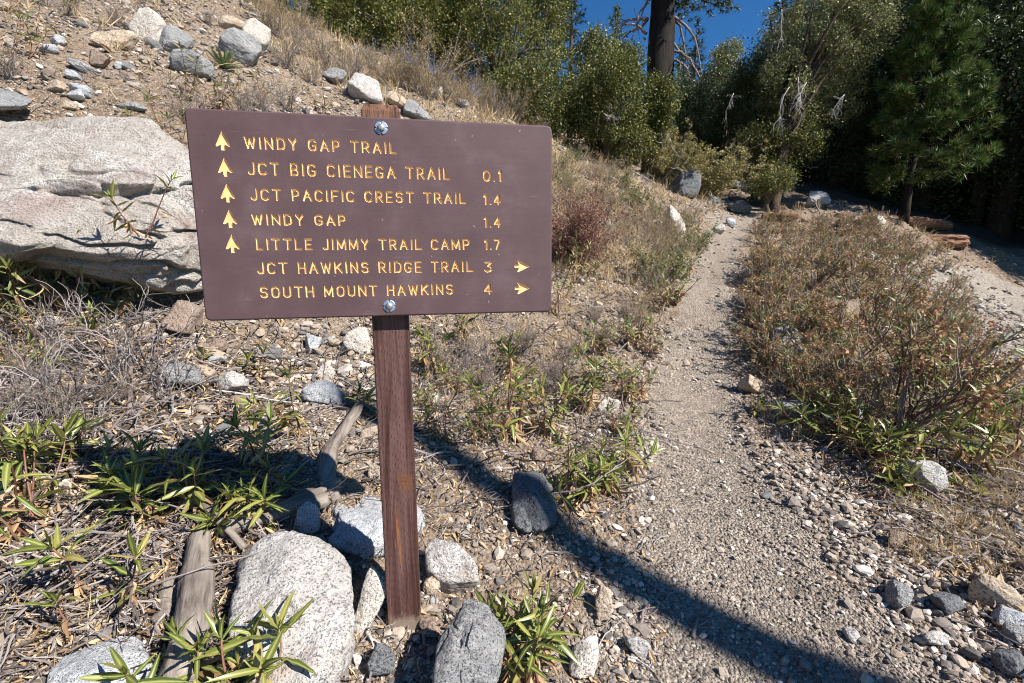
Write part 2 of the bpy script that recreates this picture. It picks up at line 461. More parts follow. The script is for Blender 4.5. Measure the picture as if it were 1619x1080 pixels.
TRAIL = np.array([Pz(1330, 1300, -.15), Pz(1270, 1060, -.11), Pz(1180, 880, -.03), Pz(1120, 740, .03), Pz(1095, 640, .13), Pz(1112, 540, .33), P(1120, 465, 5.2),
                  P(1140, 405, 7.5), P(1158, 365, 9.8), P(1180, 342, 11.5), P(1215, 325, 13)])[:, :2]
TRAIL = np.concatenate([[[0.9, -4.0]], TRAIL])
TW = np.array([.50, .42, .38, .31, .25, .23, .23, .24, .26, .27, .3, .3])
def trail_dist(x, y):
    """distance to the trail's centre line divided by its half width"""
    x = np.asarray(x, float); y = np.asarray(y, float)
    best = np.full(x.shape, 1e9)
    for (a, b, wa, wb) in zip(TRAIL[:-1], TRAIL[1:], TW[:-1], TW[1:]):
        d = b - a
        t = np.clip(((x - a[0]) * d[0] + (y - a[1]) * d[1]) / (d @ d), 0, 1)
        q = np.hypot(x - a[0] - t * d[0], y - a[1] - t * d[1]) / (wa + t * (wb - wa))
        best = np.minimum(best, q)
    return best
def road_dist(x, y):
    """signed: below 0 on the dirt road at the right"""
    x = np.asarray(x, float); y = np.asarray(y, float)
    edge = 0.62 * y + 2.1 + 0.25 * np.sin(y * 0.9) - 0.35 * np.maximum(0, y - 6)
    return np.maximum(edge - x, y - 9.6 - 0.08 * (x - 9))

def H(x, y, fine=True):
    x = np.asarray(x, float).ravel(); y = np.asarray(y, float).ravel()
    out = np.empty(len(x))
    for s in range(0, len(x), 40000):
        q = np.stack([x[s:s + 40000], y[s:s + 40000]], 1)
        out[s:s + 40000] = _tps(((q[:, None] - _X[None]) ** 2).sum(-1)) @ _w[:len(_X)] + _w[-3] + q @ _w[-2:]
    if fine:
        td = trail_dist(x, y)
        rd = road_dist(x, y)
        smooth = np.clip((td - 0.7) / 0.9, 0.12, 1) * np.clip(rd / 0.8 + 0.4, 0.15, 1)
        q = np.stack([x, y, 0 * x], 1)
        far = np.clip(np.hypot(x, y) / 6, 0.5, 2.5)
        out = out + 0.045 * far * smooth * fbm(q * 1.7, 4, 3) + 0.016 * (0.35 + 0.65 * smooth) * fbm(q * 11, 4, 9)
        out = out - 0.035 * np.clip(1.35 - td, 0, 1)
    return out
def Hs(x, y, fine=True): return float(H([x], [y], fine)[0])

_ts = np.geomspace(0.45, 60, 900)
def G(u, v):
    """where the sight line through a pixel of the photograph meets the ground"""
    a, b = ray(u, v)
    h = H(a * _ts, _ts)
    z = CAMZ + b * _ts
    k = np.nonzero(z < h)[0]
    if not len(k): return P(u, v, 40)
    k = max(k[0], 1)
    f0, f1 = z[k - 1] - h[k - 1], h[k] - z[k]
    t = _ts[k - 1] + (_ts[k] - _ts[k - 1]) * f0 / max(f0 + f1, 1e-9)
    return P(u, v, t)

rr = np.concatenate([np.geomspace(0.25, 16, 700), np.geomspace(16.3, 90, 90)])
th = np.concatenate([np.radians(np.linspace(-66, 66, 620)), np.radians(np.linspace(66.8, 293.2, 110))])
TH, RRm = np.meshgrid(th, rr)
gx, gy = (RRm * np.sin(TH)).ravel(), (RRm * np.cos(TH)).ravel()
gz = H(gx, gy)
nr, nth = len(rr), len(th)
i = np.arange(nr - 1)[:, None] * nth
j = np.arange(nth)[None]
GF = np.stack([i + j, i + nth + j, i + nth + (j + 1) % nth, i + (j + 1) % nth], -1).reshape(-1, 4)[:, ::-1]
GV = np.stack([gx, gy, gz], 1)
cen = GV[GF].mean(1)
edge_n = 0.35 * fbm(np.stack([cen[:, 0] * 4, cen[:, 1] * 4, 0 * cen[:, 0]], 1), 3, 5)
on_trail = (trail_dist(cen[:, 0], cen[:, 1]) + edge_n) < 1.15
on_road = (road_dist(cen[:, 0], cen[:, 1]) + edge_n < 0) & ~on_trail & (np.hypot(cen[:, 0], cen[:, 1]) < 40)
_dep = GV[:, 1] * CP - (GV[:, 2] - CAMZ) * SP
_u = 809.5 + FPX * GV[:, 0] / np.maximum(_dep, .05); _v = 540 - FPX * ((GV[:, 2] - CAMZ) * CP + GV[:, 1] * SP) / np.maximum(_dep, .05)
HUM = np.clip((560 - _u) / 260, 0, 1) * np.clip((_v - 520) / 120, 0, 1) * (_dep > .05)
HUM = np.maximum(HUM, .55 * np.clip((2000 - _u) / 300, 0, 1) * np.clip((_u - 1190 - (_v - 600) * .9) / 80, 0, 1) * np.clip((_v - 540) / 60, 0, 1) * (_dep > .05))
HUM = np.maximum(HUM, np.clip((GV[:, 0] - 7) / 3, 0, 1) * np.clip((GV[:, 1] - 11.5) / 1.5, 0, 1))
def submesh(mask, name, mtl, extra=None):
    F = GF[mask]
    idx, inv = np.unique(F, return_inverse=True)
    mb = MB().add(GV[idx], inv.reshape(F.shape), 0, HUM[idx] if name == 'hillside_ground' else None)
    if extra: mb.add(*extra)
    o = mb.build(name, mtl, smooth=True)
    o['kind'] = 'structure'
    return o
ctr = np.concatenate([[[0, 0, Hs(0, 0)]], GV[:nth]])
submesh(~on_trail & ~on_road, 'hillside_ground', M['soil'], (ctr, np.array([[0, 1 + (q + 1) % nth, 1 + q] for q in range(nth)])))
submesh(on_trail, 'trail', M['dust'])
submesh(on_road, 'dirt_road', M['road'])

# ------------------------------------------------------------------ the trail sign
YAW = math.atan2(0.1938, 0.9804 * 0.9999)
BW, BH, BT = 0.813, 0.457, 0.030
_k = BW / 0.87
_tl = np.array([-0.7477, -0.5332, 1.0967]) * _k     # top left corner in camera axes (x right, y down, z ahead)
def cam2world(p):
    x, y, z = p
    return np.array([x, z * CP - y * SP, CAMZ - y * CP - z * SP])
def camdir(p):
    x, y, z = p
    return norm(np.array([x, z * CP - y * SP, -y * CP - z * SP]))
bx = camdir((0.98039, -0.03831, 0.19329))
bz = -camdir((0.01055, 0.98951, 0.14407))
bz = norm(bz - bx * (bx @ bz))
by = np.cross(bz, bx)                               # points away from the camera
TLw = cam2world(_tl)
def board_pt(fx, fz, depth=0.0):                    # fractions from the top left corner
    return TLw + bx * fx * BW - bz * fz * BH + by * depth
bot = board_pt(0.498, 1.0, 0.0)
base = bot - bz * 0.60
gz0 = Hs(base[0], base[1])
base = bot - bz * ((bot[2] - gz0) / bz[2])
SIGN = empty('trail_sign', base, 'brown routed wooden trail sign with yellow lettering on a square post', 'trail sign')
SIGN.rotation_euler = Matrix((bx, by, bz)).transposed().to_euler()
def loc(p):                                         # world point to the sign's own axes
    d = np.asarray(p) - base
    return np.array([d @ bx, d @ by, d @ bz])
o0 = loc(board_pt(0, 1))                            # bottom left corner of the board's face

# single stroke routed alphabet, unit cap height
def arc(cx, cy, rx, ry, a0, a1, n=9):
    return [(cx + rx * math.cos(R(a)), cy + ry * math.sin(R(a))) for a in np.linspace(a0, a1, n)]
GLY = {
 'A': (.62, [[(0, 0), (.31, 1), (.62, 0)], [(.11, .34), (.51, .34)]]),
 'B': (.54, [[(0, 0), (0, 1), (.28, 1)] + arc(.28, .76, .22, .24, 80, -90, 8) + [(0, .52)], [(.28, .52)] + arc(.28, .26, .26, .26, 80, -90, 8) + [(0, 0)]]),
 'C': (.56, [arc(.29, .70, .29, .30, 25, 180) + arc(.29, .30, .29, .30, 180, 335)]),
 'D': (.56, [[(0, 0), (0, 1), (.24, 1)] + arc(.24, .68, .32, .32, 80, 0, 6) + arc(.24, .32, .32, .32, 0, -90, 6) + [(0, 0)]]),
 'E': (.48, [[(.48, 1), (0, 1), (0, 0), (.48, 0)], [(0, .52), (.40, .52)]]),
 'F': (.48, [[(.48, 1), (0, 1), (0, 0)], [(0, .52), (.40, .52)]]),
 'G': (.58, [arc(.29, .70, .29, .30, 25, 180) + arc(.29, .30, .29, .30, 180, 360) + [(.58, .45), (.34, .45)]]),
 'H': (.56, [[(0, 0), (0, 1)], [(.56, 0), (.56, 1)], [(0, .52), (.56, .52)]]),
 'I': (.04, [[(.02, 0), (.02, 1)]]),
 'J': (.44, [[(.44, 1), (.44, .24)] + arc(.22, .22, .22, .22, 0, -165, 8)]),
 'K': (.56, [[(0, 0), (0, 1)], [(.54, 1), (.02, .42)], [(.18, .58), (.56, 0)]]),
 'L': (.46, [[(0, 1), (0, 0), (.46, 0)]]),
 'M': (.68, [[(0, 0), (0, 1), (.34, .15), (.68, 1), (.68, 0)]]),
 'N': (.56, [[(0, 0), (0, 1), (.56, 0), (.56, 1)]]),
 'O': (.58, [arc(.29, .66, .29, .34, 0, 180) + arc(.29, .34, .29, .34, 180, 360) + [(.58, .66)]]),
 'P': (.52, [[(0, 0), (0, 1), (.26, 1)] + arc(.26, .73, .26, .27, 80, -90, 8) + [(0, .46)]]),
 'R': (.54, [[(0, 0), (0, 1), (.26, 1)] + arc(.26, .74, .26, .26, 80, -90, 8) + [(0, .48)], [(.24, .48), (.54, 0)]]),
 'S': (.54, [arc(.27, .755, .26, .245, 25, 250, 10) + arc(.27, .265, .27, .265, 75, -160, 10)]),
 'T': (.58, [[(0, 1), (.58, 1)], [(.29, 1), (.29, 0)]]),
 'U': (.56, [[(0, 1), (0, .28)] + arc(.28, .28, .28, .28, 180, 360) + [(.56, 1)]]),
 'W': (.78, [[(0, 1), (.2, 0), (.39, .88), (.58, 0), (.78, 1)]]),
 'Y': (.58, [[(0, 1), (.29, .5), (.58, 1)], [(.29, .5), (.29, 0)]]),
 '0': (.54, [arc(.27, .66, .27, .34, 0, 180) + arc(.27, .34, .27, .34, 180, 360) + [(.54, .66)]]),
 '1': (.20, [[(0, .82), (.16, 1), (.16, 0)]]),
 '3': (.50, [[(.03, 1), (.48, 1), (.22, .60)] + arc(.22, .29, .27, .30, 75, -150, 10)]),
 '4': (.56, [[(.40, 0), (.40, 1), (0, .30), (.56, .30)]]),
 '7': (.52, [[(0, 1), (.52, 1), (.16, 0)]]),
 '.': (.05, [[(.02, .02), (.03, .02)]]),
}
GAP, SPACE = 0.40, 0.82
ROWS = [("WINDY GAP TRAIL", .142, .537, .118, .1755), ("JCT BIG CIENEGA TRAIL", .1445, .688, .235, .296), ("JCT PACIFIC CREST TRAIL", .146, .733, .359, .4155),
        ("WINDY GAP", .144, .388, .4795, .533), ("LITTLE JIMMY TRAIL CAMP", .150, .741, .5975, .655), ("JCT HAWKINS RIDGE TRAIL", .1475, .7485, .714, .7725),
        ("SOUTH MOUNT HAWKINS", .1495, .688, .834, .892),
        ("0.1", .790, .842, .2395, .298), ("1.4", .790, .838, .363, .4185), ("1.4", .790, .837, .480, .536), ("1.7", .790, .835, .599, .655),
        ("3", .789, .809, .7175, .7755), ("4", .787, .807, .8375, .8945)]
def layout(text):
    x, out, wd = 0.0, [], 0
    for ch in text:
        if ch == ' ':
            x += SPACE - GAP * 0.5
            wd += 1
            continue
        w, st = GLY[ch]
        for s in st: out.append((wd, [(x + a, b) for a, b in s]))
        x += w + GAP
    return x - GAP, out
CELL = 0.0010
nx, nz = int(round(BW / CELL)), int(round(BH / CELL))
gxs = np.linspace(0, BW, nx + 1); gzs = np.linspace(0, BH, nz + 1)
depth = np.zeros((nz + 1, nx + 1)); owner = np.full((nz + 1, nx + 1), -1)
HWID = 0.00150
def stroke(poly, row):
    for (ax, az), (cx, cz) in zip(poly[:-1], poly[1:]):
        i0, i1 = np.searchsorted(gxs, [min(ax, cx) - .006, max(ax, cx) + .006])
        k0, k1 = np.searchsorted(gzs, [min(az, cz) - .006, max(az, cz) + .006])
        X, Z = np.meshgrid(gxs[i0:i1], gzs[k0:k1])
        dx, dz = cx - ax, cz - az
        t = np.clip(((X - ax) * dx + (Z - az) * dz) / max(dx * dx + dz * dz, 1e-12), 0, 1)
        d = np.hypot(X - ax - t * dx, Z - az - t * dz)
        dep = 0.0034 * np.clip((HWID + 0.0004 - d) / 0.0011, 0, 1)
        sub = depth[k0:k1, i0:i1]; so = owner[k0:k1, i0:i1]
        so[(d < HWID)] = row
        np.maximum(sub, dep, out=sub)
for ri, (txt, x0, x1, t0, t1) in enumerate(ROWS):
    w, st = layout(txt)
    zb, hh = (1 - t1) * BH, (t1 - t0) * BH
    sx = (x1 - x0) * BW / w
    for wd, s in st: stroke([(x0 * BW + a * sx, zb + 0.002 + b * (hh - 0.004)) for a, b in s], 100 + ri * 10 + wd)
ARW = np.array([(0, 1), (.5, .24), (.46, .20), (.13, .33), (.11, 0), (-.11, 0), (-.13, .33), (-.46, .20), (-.5, .24)])
def polyfill(pts, row):
    X, Z = np.meshgrid(gxs, gzs)
    k0, k1 = np.searchsorted(gzs, [pts[:, 1].min() - .01, pts[:, 1].max() + .01]); i0, i1 = np.searchsorted(gxs, [pts[:, 0].min() - .01, pts[:, 0].max() + .01])
    X, Z = X[k0:k1, i0:i1], Z[k0:k1, i0:i1]
    inside = np.zeros(X.shape, bool); dist = np.full(X.shape, 1.0)
    for a, c in zip(pts, np.roll(pts, -1, 0)):
        cond = (a[1] > Z) != (c[1] > Z)
        with np.errstate(divide='ignore', invalid='ignore'):
            inside ^= cond & (X < (c[0] - a[0]) * (Z - a[1]) / (c[1] - a[1]) + a[0])
        d = c - a
        t = np.clip(((X - a[0]) * d[0] + (Z - a[1]) * d[1]) / (d @ d), 0, 1)
        dist = np.minimum(dist, np.hypot(X - a[0] - t * d[0], Z - a[1] - t * d[1]))
    sd = np.where(inside, dist, -dist)
    dep = 0.0034 * np.clip((sd + 0.0006) / 0.0012, 0, 1)
    np.maximum(depth[k0:k1, i0:i1], dep, out=depth[k0:k1, i0:i1])
    owner[k0:k1, i0:i1][sd > -0.0002] = row
UPA = [(.0863, .101, .184), (.0865, .222, .305), (.0868, .341, .425), (.087, .462, .545), (.0875, .582, .665)]
for q, (cx, t0, t1) in enumerate(UPA):
    polyfill(np.stack([cx * BW + ARW[:, 0] * .0335 * BW, (1 - t1) * BH + ARW[:, 1] * (t1 - t0) * BH], 1), 20 + q)
for q, cz in enumerate((.7445, .865)):
    polyfill(np.stack([.8815 * BW + ARW[:, 1] * .0455 * BW, (1 - cz) * BH + ARW[:, 0] * .060 * BH], 1), 30 + q)
RC = 0.013
Xg, Zg = np.meshgrid(gxs, gzs)
ddx = np.maximum(np.maximum(RC - Xg, Xg - (BW - RC)), 0); ddz = np.maximum(np.maximum(RC - Zg, Zg - (BH - RC)), 0)
q = np.hypot(ddx, ddz); s = np.where(q > RC, RC / np.maximum(q, 1e-9), 1.0)
Xc = np.where(q > RC, np.where(Xg < BW / 2, RC - ddx * s, BW - RC + ddx * s), Xg)
Zc = np.where(q > RC, np.where(Zg < BH / 2, RC - ddz * s, BH - RC + ddz * s), Zg)
# slight eased edge, slight warp of the old board
inset = np.minimum(RC - np.hypot(ddx, ddz), 9)
edge_d = np.minimum(np.minimum(Xg, BW - Xg), np.minimum(Zg, BH - Zg))
edge_d = np.where(q > 0, np.minimum(edge_d, np.maximum(RC - q, 0)), edge_d)
ease = 0.003 * (1 - np.clip(edge_d / 0.004, 0, 1)) ** 2
Yb = depth + ease
FV = np.stack([o0[0] + Xc, o0[1] + Yb, o0[2] + Zc], -1).reshape(-1, 3)
ii = (np.arange(nz)[:, None] * (nx + 1) + np.arange(nx)[None])
FF = np.stack([ii, ii + 1, ii + nx + 2, ii + nx + 1], -1).reshape(-1, 4)
fo = owner.ravel()[FF].max(1)

m, nt, N, L, B = mat('brown sign stain')
v = coords(nt)
n1 = noise(nt, v, 9, 5, 0.6); n2 = noise(nt, v, 330, 2, 0.6); n3 = noise(nt, coords(nt, (3, 3, 22)), 3, 4, 0.6)
c = ramp(nt, n1, [(0.32, (0.074, 0.042, 0.044)), (0.55, (0.093, 0.055, 0.057)), (0.75, (0.128, 0.086, 0.09))])
c = mixc(nt, ramp(nt, n3, [(0.45, (0, 0, 0)), (0.7, (0.35,) * 3)]), c, (0.085, 0.048, 0.056))
fl = noise(nt, v, 60, 2, 0.5)
c = mixc(nt, ramp(nt, fl, [(0.72, (0, 0, 0)), (0.75, (0.5,) * 3)]), c, (0.30, 0.24, 0.235))
sc_ = noise(nt, coords(nt, (2.5, 2.5, 34)), 2.2, 5, 0.75, 0.3)
c = mixc(nt, ramp(nt, sc_, [(0.64, (0, 0, 0)), (0.72, (0.38,) * 3)]), c, (0.22, 0.17, 0.17))
dr = noise(nt, coords(nt, (26, 26, 1.5)), 1.5, 4, 0.7, 0.2)
c = mixc(nt, ramp(nt, dr, [(0.60, (0, 0, 0)), (0.72, (0.30,) * 3)]), c, (0.055, 0.032, 0.036))
L.new(c, B.inputs['Base Color']); B.inputs['Roughness'].default_value = 0.62; B.inputs['Specular IOR Level'].default_value = 0.35
bump(nt, math2(nt, 'ADD', n2, math2(nt, 'MULTIPLY', n3, 1.5)), B, 0.12, 0.002)
M['board'] = m
m, nt, N, L, B = mat('yellow routed paint')
c = ramp(nt, noise(nt, coords(nt), 38, 5, 0.7), [(0.25, (0.62, 0.36, 0.13)), (0.5, (0.80, 0.51, 0.215)), (0.75, (0.85, 0.58, 0.28))])
L.new(c, B.inputs['Base Color']); B.inputs['Roughness'].default_value = 0.6
M['yellow'] = m
m, nt, N, L, B = mat('galvanised metal')
c = ramp(nt, noise(nt, coords(nt), 90, 4, 0.6), [(0.3, (0.24, 0.30, 0.38)), (0.7, (0.42, 0.49, 0.58))])  # bluish cast of the reflected sky put into the metal colour
L.new(c, B.inputs['Base Color']); B.inputs['Metallic'].default_value = 0.85; B.inputs['Roughness'].default_value = 0.5
M['zinc'] = m
m, nt, N, L, B = mat('dull bolt steel')
c = ramp(nt, noise(nt, coords(nt), 120, 4, 0.6), [(0.3, (0.25, 0.25, 0.26)), (0.7, (0.45, 0.45, 0.46))])
L.new(c, B.inputs['Base Color']); B.inputs['Metallic'].default_value = 0.7; B.inputs['Roughness'].default_value = 0.5
M['steel'] = m

mb = MB()
F = FF[fo < 0]
idx, inv = np.unique(F, return_inverse=True)
mb.add(FV[idx], inv.reshape(F.shape))
# rim and back of the board
ring = []
for (cx, cz, a0) in ((BW - RC, BH - RC, 0), (RC, BH - RC, 90), (RC, RC, 180), (BW - RC, RC, 270)):
    ring += [(cx + RC * math.cos(R(a)), cz + RC * math.sin(R(a))) for a in np.linspace(a0, a0 + 90, 9)]
ring = np.array(ring); nk = len(ring)
rv = [np.stack([o0[0] + ring[:, 0], np.full(nk, o0[1] + y), o0[2] + ring[:, 1]], 1) for y in (0.003, BT)]
rf = np.array([[q, nk + q, nk + (q + 1) % nk, (q + 1) % nk] for q in range(nk)])
mb.add(np.concatenate(rv), rf)
mb.add(np.concatenate([rv[1], [[o0[0] + BW / 2, o0[1] + BT, o0[2] + BH / 2]]]), np.array([[q, nk, (q + 1) % nk] for q in range(nk)]))
BOARD = mb.build('board', M['board'], SIGN)
def engraved(ids, name, label):
    mk = np.isin(fo, ids)
    F = FF[mk]; idx, inv = np.unique(F, return_inverse=True)
    o = MB().add(FV[idx], inv.reshape(F.shape)).build(name, M['yellow'], BOARD)
    if label: o['label'] = label
for ri, r in enumerate(ROWS):
    for wi, wd in enumerate(r[0].split(' ')):
        engraved([100 + ri * 10 + wi], 'lettering' if ri < 7 else 'mileage', 'routed yellow %s %s' % ('word' if ri < 7 else 'figure', wd))
for q in range(5): engraved([20 + q], 'arrow', 'yellow arrow pointing up')
for q in range(2): engraved([30 + q], 'arrow', 'yellow arrow pointing right')

# post
PW = 0.089
pcx = loc(board_pt(0.498, 0))[0]
m, nt, N, L, B = mat('stained post')
v = coords(nt)
g1 = noise(nt, coords(nt, (34, 34, 1.3)), 1.0, 7, 0.7, 1.0)
c = ramp(nt, g1, [(0.34, (0.020, 0.009, 0.007)), (0.47, (0.070, 0.030, 0.024)), (0.6, (0.125, 0.066, 0.058)), (0.8, (0.095, 0.046, 0.038))])
br = nd(nt, 'TexBrick', offset=0.5, ins={'Scale': 1.0, 'Mortar Size': 0.0, 'Brick Width': 0.0095, 'Row Height': 0.02})
mp = nd(nt, 'Mapping'); mp.inputs['Rotation'].default_value = (R(90), 0, 0)
L.new(v, mp.inputs['Vector'])
sep = nd(nt, 'SeparateXYZ'); L.new(v, sep.inputs[0])
# incised dashes: columns across x, staggered rows along z
colx = math2(nt, 'DIVIDE', sep.outputs[0], 0.0072)
colf = math2(nt, 'FRACT', math2(nt, 'ADD', colx, 50.0), 0.0)
coln = math2(nt, 'FLOOR', math2(nt, 'ADD', colx, 50.0), 0.0)
rowf = math2(nt, 'FRACT', math2(nt, 'ADD', math2(nt, 'DIVIDE', sep.outputs[2], 0.024), math2(nt, 'MULTIPLY', math2(nt, 'SINE', math2(nt, 'MULTIPLY', coln, 78.233), 0.0), 7.7)), 0.0)
dash = math2(nt, 'MULTIPLY', math2(nt, 'LESS_THAN', math2(nt, 'ABSOLUTE', math2(nt, 'SUBTRACT', colf, 0.5), 0.0), 0.11), math2(nt, 'LESS_THAN', rowf, 0.36))
c = mixc(nt, math2(nt, 'MULTIPLY', dash, 0.65), c, (0.03, 0.012, 0.009))
n2 = noise(nt, coords(nt, (60, 60, 3)), 1.0, 4, 0.7, 0.8)
c = mixc(nt, ramp(nt, n2, [(0.62, (0, 0, 0)), (0.68, (0.8,) * 3)]), c, (0.30, 0.115, 0.035))
kx = math2(nt, 'SUBTRACT', sep.outputs[0], pcx + 0.018); kz = math2(nt, 'MULTIPLY', math2(nt, 'SUBTRACT', sep.outputs[2], 0.44), 0.75)
kd = math2(nt, 'SQRT', math2(nt, 'ADD', math2(nt, 'MULTIPLY', kx, kx), math2(nt, 'MULTIPLY', kz, kz)), 0.0)
kd = math2(nt, 'ADD', kd, math2(nt, 'MULTIPLY', math2(nt, 'SUBTRACT', noise(nt, v, 70, 4, 0.7), 0.5), 0.05))
c = mixc(nt, ramp(nt, kd, [(0.0, (0.9,) * 3), (0.016, (0.75,) * 3), (0.022, (0, 0, 0))]), c, mixc(nt, noise(nt, v, 220, 3, 0.7), (0.03, 0.012, 0.008), (0.24, 0.10, 0.045)))
soil_ = ramp(nt, math2(nt, 'ADD', sep.outputs[2], math2(nt, 'MULTIPLY', noise(nt, v, 45, 4, 0.7), -0.07)), [(0.0, (0.75,) * 3), (0.03, (0, 0, 0))])
c = mixc(nt, soil_, c, (0.26, 0.205, 0.16))
top = ramp(nt, math2(nt, 'ADD', sep.outputs[2], math2(nt, 'MULTIPLY', n2, 0.05)), [(0.0, (0, 0, 0)), (1.0, (1, 1, 1))])
L.new(c, B.inputs['Base Color']); B.inputs['Roughness'].default_value = 0.6; B.inputs['Specular IOR Level'].default_value = 0.35
bump(nt, math2(nt, 'SUBTRACT', g1, math2(nt, 'MULTIPLY', dash, 1.2)), B, 0.6, 0.004)
M['post'] = m
M['post_top'] = wood_material('weathered post end', (0.17, 0.085, 0.055), (0.29, 0.165, 0.11), (0.035, 0.017, 0.012), (50, 50, 6), 0.9)

pc = loc(board_pt(0.498, 0)) + np.array([0, BT + PW / 2 + 0.0005, 0])
ztop = pc[2] + 0.035
secs = [(-0.12, 1.0), (ztop - 0.012, 1.0), (ztop + 0.004, 0.86)]
n = 24
hv = []
for z, sc in secs:
    r_ = []
    hw, cr = PW / 2 * sc, 0.005
    for (sx, sy, a0) in ((1, 1, 0), (-1, 1, 90), (-1, -1, 180), (1, -1, 270)):
        for a in np.linspace(a0, a0 + 90, n // 4):
            r_.append((pc[0] + sx * (hw - cr) + cr * math.cos(R(a)), pc[1] + sy * (hw - cr) + cr * math.sin(R(a)), z))
    hv.append(r_)
def loft(rings, cap_last=True):
    m_ = len(rings[0]); V = np.array(rings).reshape(-1, 3); F = []
    for q in range(len(rings) - 1):
        for w in range(m_):
            F.append([q * m_ + w, q * m_ + (w + 1) % m_, (q + 1) * m_ + (w + 1) % m_, (q + 1) * m_ + w])
    Fs = [np.array(F)]
    if cap_last:
        V = np.concatenate([V, [V[-m_:].mean(0)]])
        k = (len(rings) - 1) * m_
        Fs.append(np.array([[k + w, k + (w + 1) % m_, len(V) - 1] for w in range(m_)]))
    return V, Fs
mids = [[(x, y, z) for (x, y, _) in hv[0]] for z in np.linspace(secs[0][0], pc[2] - 0.008, 8)]
POST = MB().add(*loft(mids, False)).build('post', M['post'], SIGN)
cap = [[(x, y, z) for (x, y, _) in hv[0]] for z in (pc[2] - 0.008, ztop - 0.012)] + [hv[2]]
MB().add(*loft(cap)).build('post_end', M['post_top'], POST)['label'] = 'bare split weathered end of the post'
# bolts on lobed washers
for q, (fx, fz) in enumerate(((.4996, .052), (.4988, .947))):
    c0 = loc(board_pt(fx, fz))
    a = np.linspace(0, 2 * np.pi, 72, endpoint=False) + (0.1 if q == 0 else 0.35)
    rad = 0.0150 - 0.0038 * np.clip(np.abs(((a * 8 / (2 * np.pi)) % 2) - 1) * 6 - 4.6, 0, 1)
    rings = [[(c0[0] + k * r_ * math.cos(t), c0[1] + y, c0[2] + k * r_ * math.sin(t)) for r_, t in zip(rad, a)] for k, y in ((1, 0.0008), (1, -0.0012), (0.94, -0.0019), (0.4, -0.0026))]
    V, Fs = loft(rings)
    BO = None
    hd = [[(c0[0] + r_ * math.cos(t), c0[1] + y, c0[2] + r_ * math.sin(t)) for t in np.linspace(0, 2 * np.pi, 28, endpoint=False)] for r_, y in ((.0085, -.0024), (.0084, -.0042), (.0072, -.0062), (.0045, -.0078), (.0016, -.0084))]
    bo = MB().add(*loft(hd)).build('bolt', M['steel'], BOARD, smooth=True)
    wa = MB().add(V, Fs).build('washer', M['zinc'], BOARD)
# ------------------------------------------------------------------ rocks
def rock_mesh(name, planes_n, planes_d, mtl, sub=4, power=60, rough=0.05, seed=0, scale=(1, 1, 1), fine=0.012, ledge=0.0, blocks=0.05, crackd=0.05):
    """a faceted stone: support of its planes, edges worn, surface broken by noise; unit space then scaled"""
    D, F = ico(sub)
    # chipped corners and broken faces
    rg = np.random.default_rng(seed + 9000)
    D2 = ico(3)[0]
    r2 = 1 / (np.maximum(D2 @ planes_n.T, 1e-6) / planes_d[None]).max(1)
    pts2 = D2 * r2[:, None]
    cn = norm(rg.normal(size=(46, 3)))
    cd = (pts2 @ cn.T).max(0) * rg.uniform(.885, 1.0, 46)
    planes_n = np.concatenate([planes_n, cn]); planes_d = np.concatenate([planes_d, cd])
    q = np.maximum(D @ planes_n.T, 0) / planes_d[None]
    r = (q ** power).sum(1) ** (-1.0 / power)
    V = D * r[:, None]
    nz = rough * fbm(V * 2.3 + seed * 3.1, 4, seed) + fine * fbm(V * 11 + seed, 4, seed + 5) - crackd * np.clip(1 - np.abs(fbm(V * 1.9 + seed, 3, seed + 8)) * 14, 0, 1)
    # broken blocks: cells of random height with cracks between them
    if blocks:
        nb_ = 16 if sub < 6 else 30
        sd_ = norm(rg.normal(size=(nb_, 3))) * rg.uniform(.55, 1.05, nb_)[:, None]
        Vw = V + .10 * np.stack([vnoise(V * 3, seed + 21), vnoise(V * 3, seed + 22), vnoise(V * 3, seed + 23)], 1)
        dd_ = np.sqrt(((Vw[:, None] - sd_[None]) ** 2).sum(-1))
        od = np.argsort(dd_, 1)[:, :2]
        f1 = np.take_along_axis(dd_, od[:, :1], 1)[:, 0]; f2 = np.take_along_axis(dd_, od[:, 1:2], 1)[:, 0]
        lift_ = rg.uniform(-1, .6, nb_) * blocks
        tiltv = rg.normal(size=(nb_, 3)) * blocks * .9
        w_ = np.clip((f2 - f1) / .07, 0, 1)
        own, oth = od[:, 0], od[:, 1]
        la = lift_[own] + ((V - sd_[own]) * tiltv[own]).sum(1); lb = lift_[oth] + ((V - sd_[oth]) * tiltv[oth]).sum(1)
        nz = nz + la * (.5 + .5 * w_) + lb * (.5 - .5 * w_)
        nz = nz - .035 * np.clip(1 - (f2 - f1) / .022, 0, 1) * (vnoise(V * 2.2, seed + 30) > -.1)
    if ledge:
        k = vnoise(V * 1.7 + seed, seed + 2)
        nz = nz + ledge * (np.floor(k * 5) / 5 - k)
    V = V * (1 + nz)[:, None]
    V = V * np.asarray(scale)
    return MB().add(V, F).mesh(name, mtl, smooth=(sub >= 5))

def random_planes(rg, n=11, flat=1.0):
    nn = norm(rg.normal(size=(n, 3)))
    nn = np.concatenate([nn, norm(np.array([[1, .1, .1], [-1, .1, 0], [0, 1, .1], [0, -1, .1], [.1, 0, 1], [0, 0, -1.]]) + rg.normal(size=(6, 3)) * .18)])
    dd = rg.uniform(0.62, 1.0, len(nn))
    return nn, dd

